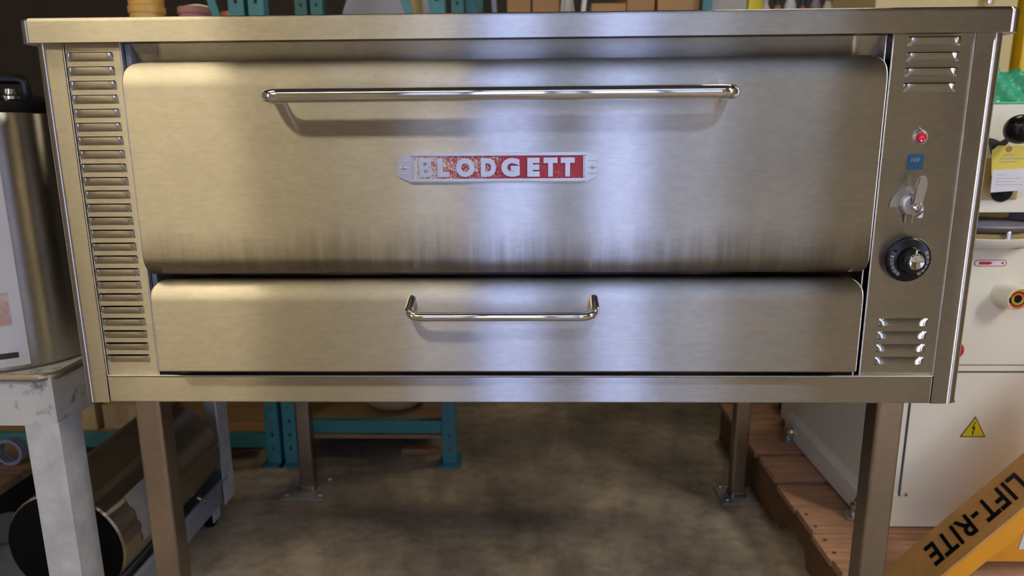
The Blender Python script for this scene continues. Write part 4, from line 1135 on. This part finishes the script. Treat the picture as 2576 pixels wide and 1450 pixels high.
# cream cabinet and yellow cabinet behind the machine
CB = thing('cream_cabinet', 'tall cream cabinet behind the bakery machine', 'cabinet', (1.46, 1.64, 0))
CBM = paint('buff_enamel', (0.62, 0.50, 0.24), 0.45, 0, 0.05, 4)
obj('body', rounded_col(1.222, 1.708, 1.450, 1.82, 0.0, 1.95, 0.006), CBM, CB, sm=40)
for v in CB.children: v.location.y -= 0.0
bm = B(); box(bm, (1.385, 1.4465, 1.582), (1.440, 1.4505, 1.65), 0.001); box(bm, (1.465, 1.4465, 1.584), (1.530, 1.4505, 1.65), 0.001); obj('stamped_label', bm, M['tan_label'], CB)
bm = B(); tube(bm, [(1.592, 1.425, 1.555), (1.625, 1.425, 1.76)], 0.012, 12); tube(bm, [(1.596, 1.4495, 1.58), (1.596, 1.425, 1.58)], 0.008, 10); tube(bm, [(1.621, 1.4495, 1.735), (1.621, 1.425, 1.735)], 0.008, 10); obj('pull_handle', bm, M['chrome'], CB)
YC = thing('yellow_cabinet', 'bright yellow cabinet at the right edge behind the bakery machine', 'cabinet', (1.96, 1.6, 0))
obj('body', rounded_col(1.735, 2.20, 1.440, 1.80, 0.0, 1.575, 0.006), M['yellow'], YC, sm=40)
bm = B(); box(bm, (1.730, 1.435, 1.575), (2.205, 1.805, 1.600), 0.003); obj('top_lid', bm, M['lemon'], YC)
bm = B(); tube(bm, bend([(1.80, 1.441, 1.0), (1.80, 1.41, 1.0), (1.80, 1.41, 1.15), (1.80, 1.441, 1.15)], 0.02), 0.006, 10); obj('handle', bm, M['satin'], YC)
# small dark feet of equipment on the rear of the pallet
def stand_eq():
    t = thing('equipment_base', 'low black equipment base on the rear of the pallet behind the machine', 'base', (1.02, 1.28, 0.142))
    for x in (0.962, 1.070):
        bm = B(); lathe(bm, [(0.018, 0), (0.022, 0.004), (0.022, 0.05), (0.016, 0.055), (0.0001, 0.055)], (x, 1.285, 0.142), n=20); obj('foot', bm, M['rubber'], t, sm=40)
    bm = B(); box(bm, (0.935, 1.235, 0.197), (1.10, 1.335, 0.30), 0.004); obj('housing', bm, M['charcoal'], t)
stand_eq()

# pallet jack: fork leaning up beside the pallet, lettering on its upper face
PJ = thing('pallet_jack', 'orange pallet jack with lettered fork tilted up in front of the pallet', 'pallet jack', (1.05, 0.22, 0.0))
FD = Vector((math.cos(math.radians(47.0)), 0, math.sin(math.radians(47.0))))     # along the fork, upwards to the right
FN = Vector((-FD.z, 0, FD.x))                                                    # face normal, up and left
FY0, FY1 = 0.170, 0.278
f0 = Vector((0.848, 0, 0.193))                                                   # a point of the near top edge line
def fpt(s, y, n=0.0): return f0 + FD * s + FN * n + Vector((0, y, 0))
s0 = -(f0.z - 0.035) / FD.z; s1 = 0.95
bm = B(); 
prism(bm, [fpt(s0, FY0), fpt(s1, FY0), fpt(s1, FY0, -0.006), fpt(s0, FY0, -0.006)], (0, FY1 - FY0, 0))
obj('fork_plate', bm, M['orange_worn'], PJ)
for ya_, yb_ in ((FY0, FY0 + 0.005), (FY1 - 0.005, FY1)):
    bm = B(); prism(bm, [fpt(s0, ya_, -0.006), fpt(s1, ya_, -0.006), fpt(s1, ya_, -0.060), fpt(s0 + 0.25, ya_, -0.040), fpt(s0, ya_, -0.024)], (0, yb_ - ya_, 0))
    obj('fork_flange', bm, M['orange'], PJ)
bm = B(); lathe(bm, [(0.0001, 0), (0.028, 0), (0.030, 0.004), (0.030, 0.100), (0.028, 0.104), (0.0001, 0.104)], fpt(s0 + 0.06, FY0 + 0.002, -0.034), (0, 1, 0), 24); obj('load_roller', bm, M['orange_worn'], PJ, sm=40)
# body plate under the heel
bm = B(); prism(bm, [(1.005, 0.286, 0.185), (1.42, 0.286, 0.185), (1.42, 0.286, 0.62), (1.36, 0.286, 0.66)], (0, 0.010, 0)); BP = obj('side_plate', bm, M['orange'], PJ)
bm = B(); prism(bm, [(1.117, 0.2855, 0.216), (1.185, 0.2855, 0.216), (1.185, 0.2855, 0.270), (1.124, 0.2855, 0.266)], (0, -0.0006, 0)); obj('rating_label', bm, M['paper'], BP)
t = text_bm('LIFT-RITE', 0.078, 0.0004, 0.0016, 0.18, 1.06)
xs = [v.co.x for v in t.verts]; ys = [v.co.y for v in t.verts]
sx = 0.256 / (max(xs) - min(xs)); sy = 0.058 / (max(ys) - min(ys))
for v in t.verts: v.co.x = (v.co.x - (max(xs) + min(xs)) / 2) * sx; v.co.y = (v.co.y - (max(ys) + min(ys)) / 2) * sy
place(t, fpt(0.180, (FY0 + FY1) / 2, 0.0006), -FD, (0, -1, 0))
obj('lettering', t, M['black'], PJ, sm=0)
